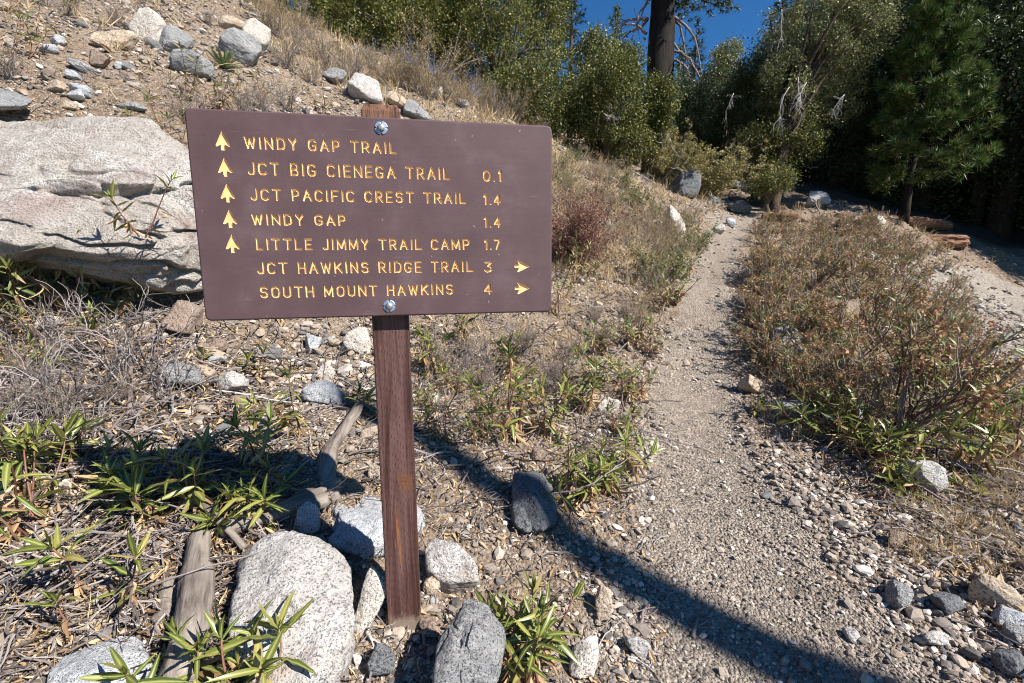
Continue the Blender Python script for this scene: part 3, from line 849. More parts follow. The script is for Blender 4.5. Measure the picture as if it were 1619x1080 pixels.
def stone(u, v, w, h, mtl, label, seed, sub=4, rot=0.0, power=60, rough=0.05, cat='rock', name='rock', deep=0.75, group=None, lift=0.35, ledge=0.0):
    """a rock whose picture is about w x h photograph pixels round (u, v), resting on the ground"""
    rg = np.random.default_rng(seed)
    g = G(u, v + h * 0.42)
    dist = np.linalg.norm(g - np.array([0, 0, CAMZ]))
    sc = g[1] * math.hypot(1, 0) / (FPX * CP + (540 - v) * SP)
    W, Hh = w * sc * 0.5, h * sc * 0.5
    nn, dd = random_planes(rg, 7)
    dd = .5 + (dd - .62) * 1.3
    dp = deep * min(W, Hh * 1.3)
    me = rock_mesh(name, nn, dd, M[mtl], sub, power, rough, seed, (W / 0.86, max(dp, W * .45) / 0.86, Hh / 0.80), ledge=ledge)
    o = bpy.data.objects.new(name, me)
    c = P(u, v, g[1] + dp * 0.25)
    c[2] = max(c[2], Hs(c[0], c[1]) + Hh * (lift - 0.35))
    o.location = c
    o.rotation_euler = (-0.35, rot, rg.uniform(-.3, .3))
    COL.objects.link(o)
    return grp(o, label, cat, group)

def hull_rock(name, pts, mtl, label, seed, sub=6, power=70, rough=0.02, fine=0.012, cat='boulder', ledge=0.0, blocks=0.085, crackd=0.05):
    """a boulder from the corner points measured for it"""
    pts = np.array(pts)
    c = pts.mean(0)
    bm = bmesh.new()
    sc = np.abs(pts - c).max(0)
    q = (pts - c) / sc
    for p in q: bm.verts.new(p)
    bmesh.ops.convex_hull(bm, input=bm.verts)
    bm.normal_update()
    nn, dd = [], []
    for f in bm.faces:
        n = np.array(f.normal[:]); d = n @ np.array(f.verts[0].co[:])
        if d < 0: n, d = -n, -d
        if d > 0.02: nn.append(n); dd.append(d)
    bm.free()
    me = rock_mesh(name, np.array(nn), np.array(dd), M[mtl], sub, power, rough, seed, sc, fine, ledge, blocks, crackd)
    o = bpy.data.objects.new(name, me)
    o.location = c
    COL.objects.link(o)
    return grp(o, label, cat)

# the big pale boulder on the slope behind the sign
BIG = [P(-60, 392, 2.28), P(60, 402, 2.3), P(140, 418, 2.33), P(215, 440, 2.38), P(322, 470, 2.55), P(350, 400, 2.75), P(-70, 176, 3.0), P(20, 172, 3.1), P(125, 152, 3.15),
       P(215, 158, 3.2), P(268, 194, 3.15), P(306, 238, 3.05), P(360, 310, 2.95), P(-70, 300, 2.5), P(150, 300, 2.56), P(270, 330, 2.62),
       P(0, 330, 3.9), P(320, 380, 3.8), P(100, 430, 3.0), P(320, 480, 3.1), P(-70, 420, 2.9), P(-70, 330, 3.6)]
big = hull_rock('boulder', BIG, 'granite_big', 'huge pale granite boulder with pink stains behind the left edge of the sign', 3, 7, 70, 0.035, 0.018, ledge=0.15, blocks=0.13, crackd=0.085)
FORE = [P(352, 960, 1.12), P(372, 880, 1.24), P(432, 830, 1.32), P(492, 836, 1.32), P(556, 893, 1.24), P(563, 985, 1.10), P(545, 1075, .97), P(500, 1130, .90), P(370, 1120, .90),
        P(450, 930, 1.13), P(475, 1010, 1.03), P(400, 900, 1.4), P(540, 930, 1.4), P(380, 1080, 1.2), P(540, 1080, 1.15), P(345, 1020, 1.02)]
hull_rock('boulder', FORE, 'granite', 'large speckled grey boulder with rust marks at the left foot of the sign post', 5, 6, 70, 0.03, 0.012)
BEHIND = [P(514, 815, 1.50), P(540, 783, 1.66), P(600, 778, 1.70), P(680, 795, 1.66), P(694, 815, 1.58), P(672, 860, 1.42), P(600, 885, 1.36), P(530, 870, 1.38), P(515, 850, 1.44), P(600, 830, 1.42), P(560, 860, 1.75), P(660, 850, 1.75), P(600, 800, 1.85)]
hull_rock('boulder', BEHIND, 'granite_blue', 'blue grey granite boulder half hidden behind the lower sign post', 8, 6, 55, 0.04, 0.015)
CORNER = [P(60, 1085, .90), P(90, 1040, .98), P(150, 1012, 1.04), P(225, 1004, 1.06), P(245, 1040, 1.0), P(235, 1100, .90), P(60, 1140, .86), P(150, 1060, .92), P(150, 1100, 1.1), P(230, 1060, 1.15)]
hull_rock('boulder', CORNER, 'granite_blue', 'pale grey rock cut by the bottom edge of the picture, lower left', 9, 6, 55, 0.03, 0.012)
FRONT = [P(672, 1085, .92), P(690, 1010, 1.0), P(735, 940, 1.1), P(770, 962, 1.08), P(800, 975, 1.06), P(806, 1020, 1.02), P(790, 1090, .93), P(680, 1130, .86), P(740, 1000, .98), P(720, 1050, 1.15), P(790, 1030, 1.18)]
hull_rock('boulder', FRONT, 'schist', 'pointed streaked grey rock between the sign post and the leafy plant in front', 10, 6, 55, 0.03, 0.015)
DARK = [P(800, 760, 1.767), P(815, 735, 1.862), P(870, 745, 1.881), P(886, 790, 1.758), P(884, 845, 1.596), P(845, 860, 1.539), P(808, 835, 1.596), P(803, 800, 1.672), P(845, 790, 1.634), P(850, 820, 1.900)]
hull_rock('boulder', DARK, 'dark_rock', 'upright shaded grey rock beside the trail, right of the post', 12, 6, 55, 0.03, 0.015)  # dark material paints in the trunk's shadow lying on this rock
SLAB = [P(-70, 172, 3.1), P(-70, 138, 3.35), P(10, 134, 3.4), P(60, 162, 3.3), P(62, 174, 3.2), P(-10, 180, 3.05), P(0, 160, 3.7)]
hull_rock('boulder', SLAB, 'schist', 'flat greenish grey slab lying above the huge pale boulder at the left edge', 14, 6, 55, 0.03, 0.012)

ST = [  # u, v, w, h, material, label, seed, rotation
 (587, 952, 50, 88, 'white_rock', 'oblong whitish stone wedged between the large boulder and the sign post', 21, .25),
 (707, 897, 72, 78, 'granite', 'rounded speckled stone just right of the sign post', 22, -.5),
 (487, 828, 46, 42, 'granite_blue', 'small grey stone perched above the large speckled boulder', 23, .1),
 (684, 922, 34, 32, 'tan_rock', 'small broken stone touching the right side of the post', 24, .3),
 (953, 947, 34, 54, 'tan_rock', 'wedge shaped tan stone standing alone at the edge of the trail', 25, .15),
 (680, 990, 34, 34, 'brown_rock', 'orange brown pebble at the foot of the post', 26, .0),
 (600, 1045, 46, 56, 'dark_rock', 'dark grey stone in the gravel below the post', 27, .4),
 (922, 1035, 40, 62, 'white_rock', 'pinkish white stone behind the leafy plant at the bottom edge', 28, .3),
 (1008, 1022, 34, 34, 'granite', 'pitted grey stone in the trail gravel near the bottom edge', 29, .1),
 (1566, 934, 62, 50, 'tan_rock', 'square cut pale tan rock at the right edge of the trail', 31, .25),
 (1422, 938, 36, 40, 'schist', 'small upright grey rock left of the square tan rock', 32, .4),
 (1502, 955, 46, 34, 'dark_rock', 'dark stone with a pale face below the square tan rock', 33, .0),
 (1480, 1010, 48, 22, 'granite', 'flat grey stone low on the right side of the trail', 34, .0),
 (1596, 975, 52, 36, 'granite_blue', 'blue grey stone under the square tan rock at the right edge', 35, .0),
 (1606, 1002, 40, 30, 'schist', 'streaked stone at the right edge below the blue grey one', 36, .0),
 (1605, 1048, 50, 40, 'dark_rock', 'dark rock in the lower right corner', 37, .0),
 (1418, 850, 40, 26, 'brown_rock', 'mauve brown flat stone among the gravel under the low shrub', 38, .2),
 (1345, 1000, 26, 18, 'granite', 'small pale stone embedded in the trail on the right', 39, .0),
 (1240, 548, 66, 62, 'schist', 'long grey streaked rock at the foot of the thicket beside the trail', 41, .6),
 (1188, 610, 48, 30, 'tan_rock', 'flat tan rock tilted at the right side of the trail', 42, .45),
 (1258, 650, 60, 42, 'schist', 'grey rock with white streaks under the thicket', 43, .2),
 (1350, 652, 46, 32, 'schist', 'grey rock in the shade deep under the thicket', 44, .0),
 (1466, 755, 58, 56, 'granite', 'bright whitish rock behind the low leafy shrub at right', 45, .3),
 (290, 505, 62, 66, 'brown_rock', 'reddish grey block below the right corner of the huge boulder', 51, .3),
 (276, 592, 78, 36, 'schist', 'flat grey slab stone in the gravel below the sign', 52, .0),
 (370, 606, 50, 34, 'granite', 'pale speckled stone right of the flat grey slab stone', 53, .1),
 (566, 533, 42, 44, 'white_rock', 'bright cream rock beside the post just under the sign', 54, .35),
 (510, 622, 58, 40, 'granite_blue', 'bluish rock left of the grey driftwood branch', 55, .1),
 (515, 590, 28, 28, 'white_rock', 'small cream stone above the bluish rock', 56, .1),
 (346, 548, 36, 22, 'brown_rock', 'low olive brown stone under the left half of the sign', 57, .0),
 (494, 545, 22, 24, 'granite_blue', 'smooth bluish pebble under the middle of the sign', 58, .0),
 (78, 512, 46, 30, 'white_rock', 'buff stone under the twiggy plant at the left edge', 59, .0),
 (682, 636, 28, 26, 'white_rock', 'small cream stone right of the post among twigs', 60, .3),
 (960, 640, 36, 34, 'white_rock', 'white stone under the sprawling plant beside the trail', 61, .4),
 (850, 718, 24, 26, 'brown_rock', 'olive stone above the upright shaded rock', 62, .2),
 (596, 745, 26, 24, 'tan_rock', 'small tan stone left of the post beside the driftwood', 63, .2),
 (236, 42, 44, 50, 'white_rock', 'tall white rock with a pale tan face high on the slope', 71, .3),
 (274, 66, 48, 44, 'schist', 'grey streaked rock next to the tall white rock on the slope', 72, .5),
 (306, 104, 66, 42, 'schist', 'rounded grey boulder left of the yucca', 73, .1),
 (378, 76, 58, 54, 'schist', 'sloping grey rock above and right of the yucca', 74, .7),
 (402, 62, 48, 58, 'white_rock', 'chalky white rock right of the sloping grey one', 75, .4),
 (365, 38, 40, 22, 'tan_rock', 'orange tan rock above the chalky white rock', 76, .1),
 (192, 66, 52, 30, 'tan_rock', 'flat pinkish tan rock on bare soil on the slope', 77, .1),
 (162, 66, 30, 26, 'tan_rock', 'small tan rock left of the flat pinkish one', 78, .3),
 (158, 98, 40, 20, 'brown_rock', 'brown rock on bare soil on the slope', 79, .1),
 (132, 108, 34, 18, 'schist', 'thin grey rock left of the brown rock', 80, .4),
 (92, 138, 30, 22, 'tan_rock', 'round tan stone above the huge boulder', 81, .0),
 (122, 152, 34, 18, 'granite_blue', 'purplish grey stone above the huge boulder', 82, .0),
 (112, 167, 32, 16, 'tan_rock', 'cream stone lying on the top edge of the huge boulder', 83, .1),
 (212, 170, 40, 12, 'schist', 'thin flat grey stone above the right shoulder of the huge boulder', 84, .0),
 (580, 146, 52, 42, 'granite', 'pale pointed rock just above the post end', 91, .2),
 (625, 158, 42, 28, 'tan_rock', 'tilted slab right of the pale pointed rock', 92, .6),
 (660, 178, 60, 28, 'schist', 'grey slab showing over the top edge of the sign', 93, .4),
 (690, 148, 26, 20, 'white_rock', 'small white rock in the dry grass above the sign', 94, .2),
 (730, 163, 18, 14, 'white_rock', 'white stone farthest right in the grass above the sign', 95, .0),
 (535, 122, 30, 22, 'schist', 'small grey rock in the grass left of the pale pointed rock', 96, .2),
 (1088, 288, 48, 54, 'dark_rock', 'dark angular boulder behind bleached dead branches', 101, .5),
 (1172, 330, 38, 22, 'dark_rock', 'dark rounded boulder at the top of the trail', 102, .2),
 (1066, 356, 48, 34, 'white_rock', 'white rock in dry brush left of the upper trail', 103, .6),
 (1160, 292, 34, 14, 'schist', 'flat topped rock under the far oak at the trail end', 104, .1),
 (1136, 362, 22, 14, 'white_rock', 'white stone at the left edge of the upper trail', 105, .1),
 (1155, 352, 18, 14, 'granite_blue', 'grey stone at the left edge of the upper trail', 106, .0),
 (1128, 316, 24, 12, 'schist', 'grey rock behind the dark rounded boulder', 107, .2),
 (960, 357, 22, 18, 'white_rock', 'white stone in brush right of the sign edge', 108, .4),
 (1287, 318, 32, 22, 'granite', 'bleached pale rock beyond the thicket', 109, .1),
 (1386, 352, 20, 18, 'white_rock', 'small white rock beside the rotten log', 110, .1),
 (1330, 352, 22, 12, 'granite', 'pale stone among dead sticks beyond the thicket', 111, .1),
 (1530, 268, 22, 14, 'granite_blue', 'blue grey rock in the deep shade at right', 112, .1),
 (1490, 270, 26, 10, 'granite_blue', 'flat shaded rock left of the blue grey rock in the shade', 113, .0),
 (1555, 336, 14, 8, 'granite_blue', 'small pale rock at the rim of the deep shade', 114, .0),
]
for q, s in enumerate(ST):
    u, v, w, h, mt, lab, sd, ro = s
    big_ = max(w, h) > 44
    stone(u, v, w, h, mt, lab, sd, 5 if (big_ and v > 420) else 4, ro, 60, 0.045, cat='stone' if max(w, h) < 40 else 'rock', name='stone' if max(w, h) < 40 else 'rock')

# loose stones of no special look: copies of a few, each its own object
protos = []
for k in range(10):
    rg = np.random.default_rng(300 + k)
    nn, dd = random_planes(rg, 9)
    mt = ['granite', 'tan_rock', 'white_rock', 'schist', 'granite_blue', 'tan_rock', 'brown_rock', 'granite', 'white_rock', 'schist'][k]
    protos.append(rock_mesh('loose_stone', nn, dd, M[mt], 3, 50, 0.05, 40 + k, (1, .8, .62)))
def loose(n, area, smin, smax, group, label, seed, test=None):
    rg = np.random.default_rng(seed)
    k = 0
    for _ in range(n * 12):
        if k >= n: break
        u, v = rg.uniform(area[0], area[2]), rg.uniform(area[1], area[3])
        if test and not test(u, v): continue
        g = G(u, v)
        if g[1] > 20: continue
        px = smin * (smax / smin) ** (rg.random() ** 1.7)
        s = px * g[1] / FPX * .5
        o = bpy.data.objects.new('loose_stone', protos[rg.integers(len(protos))])
        o.location = (g[0], g[1], g[2] + s * .18)
        o.scale = (s * rg.uniform(.8, 1.2), s * rg.uniform(.8, 1.2), s * rg.uniform(.7, 1.1))
        o.rotation_euler = (rg.uniform(-.4, .4), rg.uniform(-.4, .4), rg.uniform(0, 6.3))
        COL.objects.link(o)
        grp(o, label, 'stone', group)
        k += 1
loose(58, (310, 508, 640, 690), 14, 44, 'loose stones in the gravel below the sign', 'small loose stone in the pale gravel on the ground below the sign', 401)
loose(32, (560, 830, 900, 1075), 9, 26, 'loose stones round the post foot', 'small loose stone around the foot of the sign post', 402)
loose(36, (1250, 800, 1619, 1080), 9, 26, 'loose stones on the right trail edge', 'small loose stone in the rubble along the lower right trail edge', 403, lambda u, v: v > 560 + 0.0 and (u - 1250) > (v - 800) * .6)
loose(14, (606, 960, 700, 1015), 8, 20, 'pebbles round the post foot', 'small pebble packed right against the foot of the sign post', 409)
loose(8, (900, 800, 1300, 1080), 7, 16, 'loose stones on the trail', 'small loose stone lying on the trodden trail', 404)
loose(100, (0, 10, 640, 170), 7, 32, 'loose stones on the upper slope', 'small loose stone on the bare soil of the upper slope', 405)
loose(34, (900, 330, 1120, 640), 6, 22, 'loose stones in the brush left of the trail', 'small loose stone in dry brush left of the upper trail', 406)
loose(8, (1230, 230, 1619, 350), 4, 13, 'loose stones in the shade', 'small pale stone on the shaded forest floor at right', 407)
loose(22, (1130, 600, 1420, 800), 8, 24, 'loose stones under the thicket edge', 'small loose stone in the shade at the edge of the thicket', 408)

# ------------------------------------------------------------------ leafy plants
def leaf_template(w=0.10, curl=0.25, fold=0.25, n=6, wavy=0.0):
    """lance shaped blade of unit length along y, folded at its midrib, drooping"""
    y = np.linspace(0, 1, n + 1)
    hw = w * np.sin(np.pi * np.clip(y, 0, 1) ** 0.8) ** 0.8
    hw[0] = w * .12; hw[-1] = w * 0.02
    z = -curl * y ** 2
    wv = wavy * np.sin(y * 17)
    V = np.concatenate([np.stack([-hw, y, z + fold * hw + wv * hw], 1), np.stack([0 * y, y, z], 1), np.stack([hw, y, z + fold * hw - wv * hw], 1)])
    F = []
    for s in range(n):
        F.append([s, n + 1 + s, n + 2 + s, s + 1])
        F.append([n + 1 + s, 2 * n + 2 + s, 2 * n + 3 + s, n + 2 + s])
    return V, [np.array(F)], np.concatenate([0 * y, np.ones(n + 1), 0 * y])
LEAF = [leaf_template(w, c, .35, 7, wv) for w, c, wv in ((.08, .15, .25), (.092, .4, .2), (.07, .6, .3), (.10, -.05, .25))]
LEAF_LO = [leaf_template(w, c, .3, 3) for w, c in ((.10, .12), (.115, .35), (.09, .5))]
DEAD = [leaf_template(w, c, .8, 5) for w, c in ((.10, .9), (.12, -.6), (.09, 1.3))]

def yerba(rg, stems=4, height=0.22, leaf=0.075, lo=False, dead=0.35, spread=0.5, bare=0.35, tilt=(0, 0, 0)):
    """stems with alternate lance leaves crowded at their tips, dry ones hanging below"""
    st, fo, de = MB(), MB(), MB()
    T = LEAF_LO if lo else LEAF
    for s in range(stems):
        a = rg.uniform(0, 2 * np.pi)
        d = np.array([math.cos(a) * spread, math.sin(a) * spread, 1.0]) * 1.0 + np.array(tilt)
        hl = height * rg.uniform(.6, 1.1)
        pts = curve_pts((rg.normal() * .012, rg.normal() * .012, -0.01), d, hl, 7, .13, rg, -0.06)
        tube(st, pts, np.linspace(.0035, .0018, len(pts)) * (leaf / .075) ** .5, 5)
        nl = int(rg.integers(11, 17))
        t = np.concatenate([np.sort(rg.uniform(bare, .93, nl - 6)), np.linspace(.95, 1.0, 6)])
        ang = np.arange(nl) * 2.4 + rg.uniform(0, 6)
        el = np.interp(t, [bare, .8, .95, 1.0], [.0, .35, .65, 1.25]) + rg.normal(size=nl) * .18
        pos = np.stack([np.interp(t, np.linspace(0, 1, len(pts)), pts[:, q]) for q in range(3)], 1)
        ax = norm(pts[-1] - pts[-3])
        s1 = norm(np.cross(ax, [0.3, .9, .1])); s2 = np.cross(ax, s1)
        rad = np.cos(ang)[:, None] * s1 + np.sin(ang)[:, None] * s2
        dirs = np.cos(el)[:, None] * rad + np.sin(el)[:, None] * ax
        up = ax[None] - dirs * (dirs @ ax)[:, None] + rg.normal(size=(nl, 3)) * .25
        ln = leaf * rg.uniform(.42, 1.2, nl) * np.interp(t, [bare, .9, 1], [.9, 1.05, .7])
        Rm = frames(dirs, up)
        # columns side, direction, normal: normal must look up
        Rm = Rm * ln[:, None, None]
        k = rg.integers(len(T), size=nl)
        for q in range(len(T)):
            mk = k == q
            if mk.any(): scat(fo, T[q], Rm[mk], pos[mk])
        nd_ = int(rg.poisson(nl * dead))
        if nd_:
            t = rg.uniform(.12, .6, nd_)
            pos = np.stack([np.interp(t, np.linspace(0, 1, len(pts)), pts[:, q]) for q in range(3)], 1)
            dirs = rg.normal(size=(nd_, 3)) * .6 + np.array([0, 0, -1.0])
            Rm = frames(dirs, rg.normal(size=(nd_, 3))) * (leaf * rg.uniform(.4, .9, nd_))[:, None, None]
            scat(de, DEAD[int(rg.integers(3))], Rm, pos)
    return st, fo, de

PL = [  # u, v of the base, height in photograph pixels, stems, label
 (40, 850, 190, 6, 'big leafy bright green plant at the left edge of the picture'),
 (15, 770, 110, 4, 'bright green plant partly cut off by the left picture edge'),
 (118, 735, 75, 3, 'small upright green plant above the big leafy one at left'),
 (190, 795, 105, 5, 'curly leaved green plant in the sign shadow at left'),
 (255, 830, 110, 4, 'drooping green plant with dry leaves at the edge of the sign shadow'),
 (312, 815, 130, 4, 'green plant with long leaves catching light in the sign shadow'),
 (430, 815, 100, 5, 'green plant beside the stub of the driftwood branch'),
 (345, 850, 90, 3, 'green plant growing over the end of the lying log'),
 (128, 950, 125, 1, 'single stemmed green plant with splayed leaves, lower left'),
 (205, 960, 145, 1, 'single stemmed green plant left of the lying log'),
 (100, 1010, 80, 1, 'low green plant with long outstretched leaves above the corner rock'),
 (292, 1090, 170, 3, 'green plant in front of the lying log at the bottom edge'),
 (415, 1110, 175, 5, 'bushy green plant in front of the large speckled boulder'),
 (845, 1085, 200, 7, 'dense green plant with long blades right of the pointed rock'),
 (815, 1000, 110, 3, 'upper shoots of green leaves beside the trail gravel'),
 (478, 690, 140, 2, 'dark upright plant with black looking leaves under the sign'),
 (408, 735, 120, 3, 'shaded plant left of the dark upright one'),
 (560, 655, 70, 2, 'small red stemmed plant behind the driftwood branch'),
 (400, 600, 60, 2, 'tiny green seedling in the gravel under the sign'),
 (322, 585, 45, 1, 'yellow green seedling above the flat grey slab stone'),
 (30, 500, 140, 5, 'yellowish leafy plant in front of the huge boulder at the left edge'),
 (120, 500, 150, 5, 'twiggy upright plant with seed heads in front of the huge boulder'),
 (160, 505, 120, 4, 'yellow tinged plant right of the twiggy upright one'),
 (228, 375, 90, 2, 'sparse plant rooted in a crack of the huge boulder'),
 (185, 565, 80, 2, 'sparse green plant on litter below the huge boulder'),
 (78, 590, 60, 1, 'lone green shoot among grey sticks at left'),
 (272, 255, 110, 5, 'green plant tucked against the upper left corner of the sign'),
 (300, 160, 70, 3, 'yellow green plant below the rounded grey boulder'),
 (345, 175, 70, 4, 'yellowing plant above the top edge of the sign'),
 (420, 165, 60, 3, 'dark twiggy plant above the sign, left of the rocks'),
 (510, 178, 40, 2, 'yellow green sprout touching the top edge of the sign'),
 (60, 60, 70, 3, 'green plant high at the upper left corner'),
 (22, 90, 60, 3, 'green shoots on the upper left slope'),
 (48, 92, 50, 2, 'second green shoot right beside the shoots on the upper left slope'),
 (12, 20, 30, 2, 'small plant in the extreme upper left corner'),
 (690, 590, 90, 5, 'leafy plant right of the post under the sign edge'),
 (735, 545, 70, 4, 'green plant under the bottom edge of the sign, right of the post'),
 (815, 695, 170, 6, 'tall green plant with red stems in the middle of the bank'),
 (865, 690, 120, 4, 'leaning green plant right of the tall red stemmed one'),
 (800, 600, 90, 4, 'green plant in straw coloured grass under the sign corner'),
 (915, 800, 140, 6, 'dark green plant leaning over the trail bank'),
 (960, 780, 100, 4, 'green plant with reaching stem at the left trail edge'),
 (990, 745, 110, 3, 'thin plant on the trail bank above the dark leaning one'),
 (945, 620, 90, 4, 'sprawling green plant with shoots reaching the trail'),
 (1000, 610, 60, 3, 'low green shoots beside the trail'),
 (880, 500, 140, 7, 'bushy green plant against the right edge of the sign'),
 (910, 450, 90, 4, 'green plant right of the rust coloured shrub'),
 (960, 465, 90, 3, 'dark stemmed plant in the brush left of the trail'),
 (1040, 490, 80, 5, 'green plant on the bank where the trail narrows'),
 (1080, 440, 60, 4, 'green plant left of the narrow upper trail'),
 (1000, 420, 70, 4, 'green plant in tan brush left of the white rock'),
 (1105, 385, 40, 4, 'small green plant near the dark boulder at the trail top'),
 (1215, 590, 80, 5, 'green plant at the trailside corner of the thicket'),
 (1240, 610, 60, 4, 'low green plant under the streaked rock at the trailside'),
 (1275, 690, 90, 5, 'green plant hanging over the trail shade'),
 (1350, 715, 90, 7, 'low leafy shrub with brown seed heads in the trail shade'),
 (1420, 760, 110, 6, 'pale green low shrub in front of the bright whitish rock'),
 (1395, 730, 80, 5, 'seed headed low shrub between two rocks'),
 (1440, 790, 70, 3, 'small green plant below the bright whitish rock'),
 (1545, 745, 110, 6, 'green plant at the right end of the thicket foot'),
 (1600, 730, 130, 5, 'woody green plant at the right edge of the picture'),
 (1540, 790, 50, 2, 'tiny plant with an orange stem at the right'),
 (1185, 655, 40, 2, 'tiny green sprout beside the flat tan rock'),
]
prg = np.random.default_rng(77)
for u, v, hpx, ns, lab in PL:
    g = G(u, min(v, 1075)) if v <= 1075 else Pz(u, v, Hs(*Pz(u, v, 0.0)[:2]))
    if lab.startswith('sparse plant rooted in a crack'): g = P(228, 372, 2.42)
    h = hpx * np.linalg.norm(g[:2]) / FPX * .95
    lo = g[1] > 2.6
    leaf = min(max(h * .55, .055), .105) if g[1] < 3 else .08
    o = empty('yerba_santa_plant', g, lab, 'plant', rz=prg.uniform(0, 6.3))
    d3 = 'seed' in lab or 'dry' in lab or 'yellow' in lab
    ns = ns + (1 if ns > 3 else 0)
    st, fo, de = yerba(prg, ns, max(h - leaf * .5, .05), leaf, lo, 1.0 if d3 else .6, .55 if ns > 1 else .15)
    dry = 'yellow' in lab or g[1] > 3
    st.build('stem', M['stem_red'], o, smooth=True)
    fo.build('foliage', M['yerba_dry' if dry else 'yerba'], o, smooth=True)
    if de.n: de.build('dead_leaves', M['dead_leaf'], o)
# ------------------------------------------------------------------ shrubs
def tips_of(rg, st, nstem, height, spread, nbranch=3, r0=.006, lean=(0, 0, 0), sides=5, bend=.12):
    """woody stems from one base; returns the ends of all their branches"""
    tips = []
    for s in range(nstem):
        a = rg.uniform(0, 2 * np.pi)
        q = spread * math.sqrt(rg.random())
        d = np.array([math.cos(a) * q, math.sin(a) * q, 1.0]) + np.array(lean)
        ln = height * rg.uniform(.65, 1.1) * np.linalg.norm(d) ** .5
        pts = curve_pts((rg.normal() * .03, rg.normal() * .03, -.02), d, ln, 7, bend, rg, -.02)
        tube(st, pts, np.linspace(r0, r0 * .35, 8), sides)
        tips.append((pts[-1], pts[-1] - pts[-2], pts))
        for b in range(nbranch):
            k = int(rg.integers(2, 7))
            dd = norm(pts[min(k + 1, 7)] - pts[k - 1]) + rg.normal(size=3) * .45
            p2 = curve_pts(pts[k], dd, ln * rg.uniform(.25, .5), 5, bend, rg, -.04)
            tube(st, p2, np.linspace(r0 * .5, r0 * .25, 6), 4)
            tips.append((p2[-1], p2[-1] - p2[-2], p2))
    return tips

def leafy(rg, fo, tips, n, leaf, T, back=.5, el0=.3):
    for p, d, pts in tips:
        k = int(rg.poisson(n))
        if not k: continue
        t = 1 - back * rg.random(k) ** 1.4
        pos = np.stack([np.interp(t, np.linspace(0, 1, len(pts)), pts[:, q]) for q in range(3)], 1)
        ax = norm(d)
        dirs = norm(norm(rg.normal(size=(k, 3))) + ax * el0 * 2 + np.array([0, 0, .15]))
        up = ax[None] + rg.normal(size=(k, 3)) * .4
        Rm = frames(dirs, up) * (leaf * rg.uniform(.55, 1.15, k))[:, None, None]
        kk = rg.integers(len(T), size=k)
        for q in range(len(T)):
            if (kk == q).any(): scat(fo, T[q], Rm[kk == q], pos[kk == q])

QUAD = (np.array([[-.5, -.5, 0], [.5, -.45, .08], [.42, .55, -.05], [-.5, .4, .12]]), [np.array([[0, 1, 2, 3]])], None)
RHOMB = (np.array([[0, 0, 0], [.28, .45, .06], [0, 1, -.05], [-.28, .5, .05]]), [np.array([[0, 1, 2, 3]])], None)
def flecks(rg, mb, centres, n, r, size, T=QUAD):
    c = np.repeat(np.asarray(centres), n, 0)
    N = len(c)
    L = c + rg.normal(size=(N, 3)) * r
    Rm = frames(rg.normal(size=(N, 3)), rg.normal(size=(N, 3))) * (size * rg.uniform(.5, 1.3, N))[:, None, None]
    scat(mb, T, Rm, L)

def thicket_shrub(rg, height=.62):
    st, fo, se = MB(), MB(), MB()
    tips = tips_of(rg, st, 19, height, .75, 4, .0068, (.10, .0, 0))
    leafy(rg, fo, tips, 6.5, .060, LEAF_LO, .6, .35)
    ends = [p for p, d, pts in tips if rg.random() < .5]
    flecks(rg, se, ends, 30, .018, .0125)
    mids = [pts[-3] + rg.normal(size=3) * .02 for p, d, pts in tips if rg.random() < .35]
    if mids: flecks(rg, se, mids, 10, .018, .014, RHOMB)
    return [('stem', st, 'stem_dark', True), ('foliage', fo, 'yerba_dry', True), ('seed_heads', se, 'seed', False)]

def brush_shrub(rg, height=.5, fleck='brush', wood='twig', n=22, fl=14, size=.014, spread=.8):
    st, fo = MB(), MB()
    tips = tips_of(rg, st, n, height, spread, 4, .0035, (0, 0, 0), 4, .16)
    pts = np.concatenate([q[2][2:] for q in tips])
    flecks(rg, fo, pts[rg.random(len(pts)) < .5], fl, .02, size, RHOMB)
    return [('stem', st, wood, True), ('foliage', fo, fleck, False)]

def proto_parts(parts):
    return [(n, mb.mesh(n, M[mt], sm)) for n, mb, mt, sm in parts if mb.n]
def place(parts, name, loc_, label, cat, group=None, scale=1.0, rz=0.0, tilt=(0, 0)):
    o = empty(name, loc_, label, cat, group)
    o.rotation_euler = (tilt[0], tilt[1], rz)
    o.scale = (scale,) * 3 if not isinstance(scale, tuple) else scale
    for n, me in parts:
        c = bpy.data.objects.new(n, me)
        COL.objects.link(c)
        c.parent = o
    return o

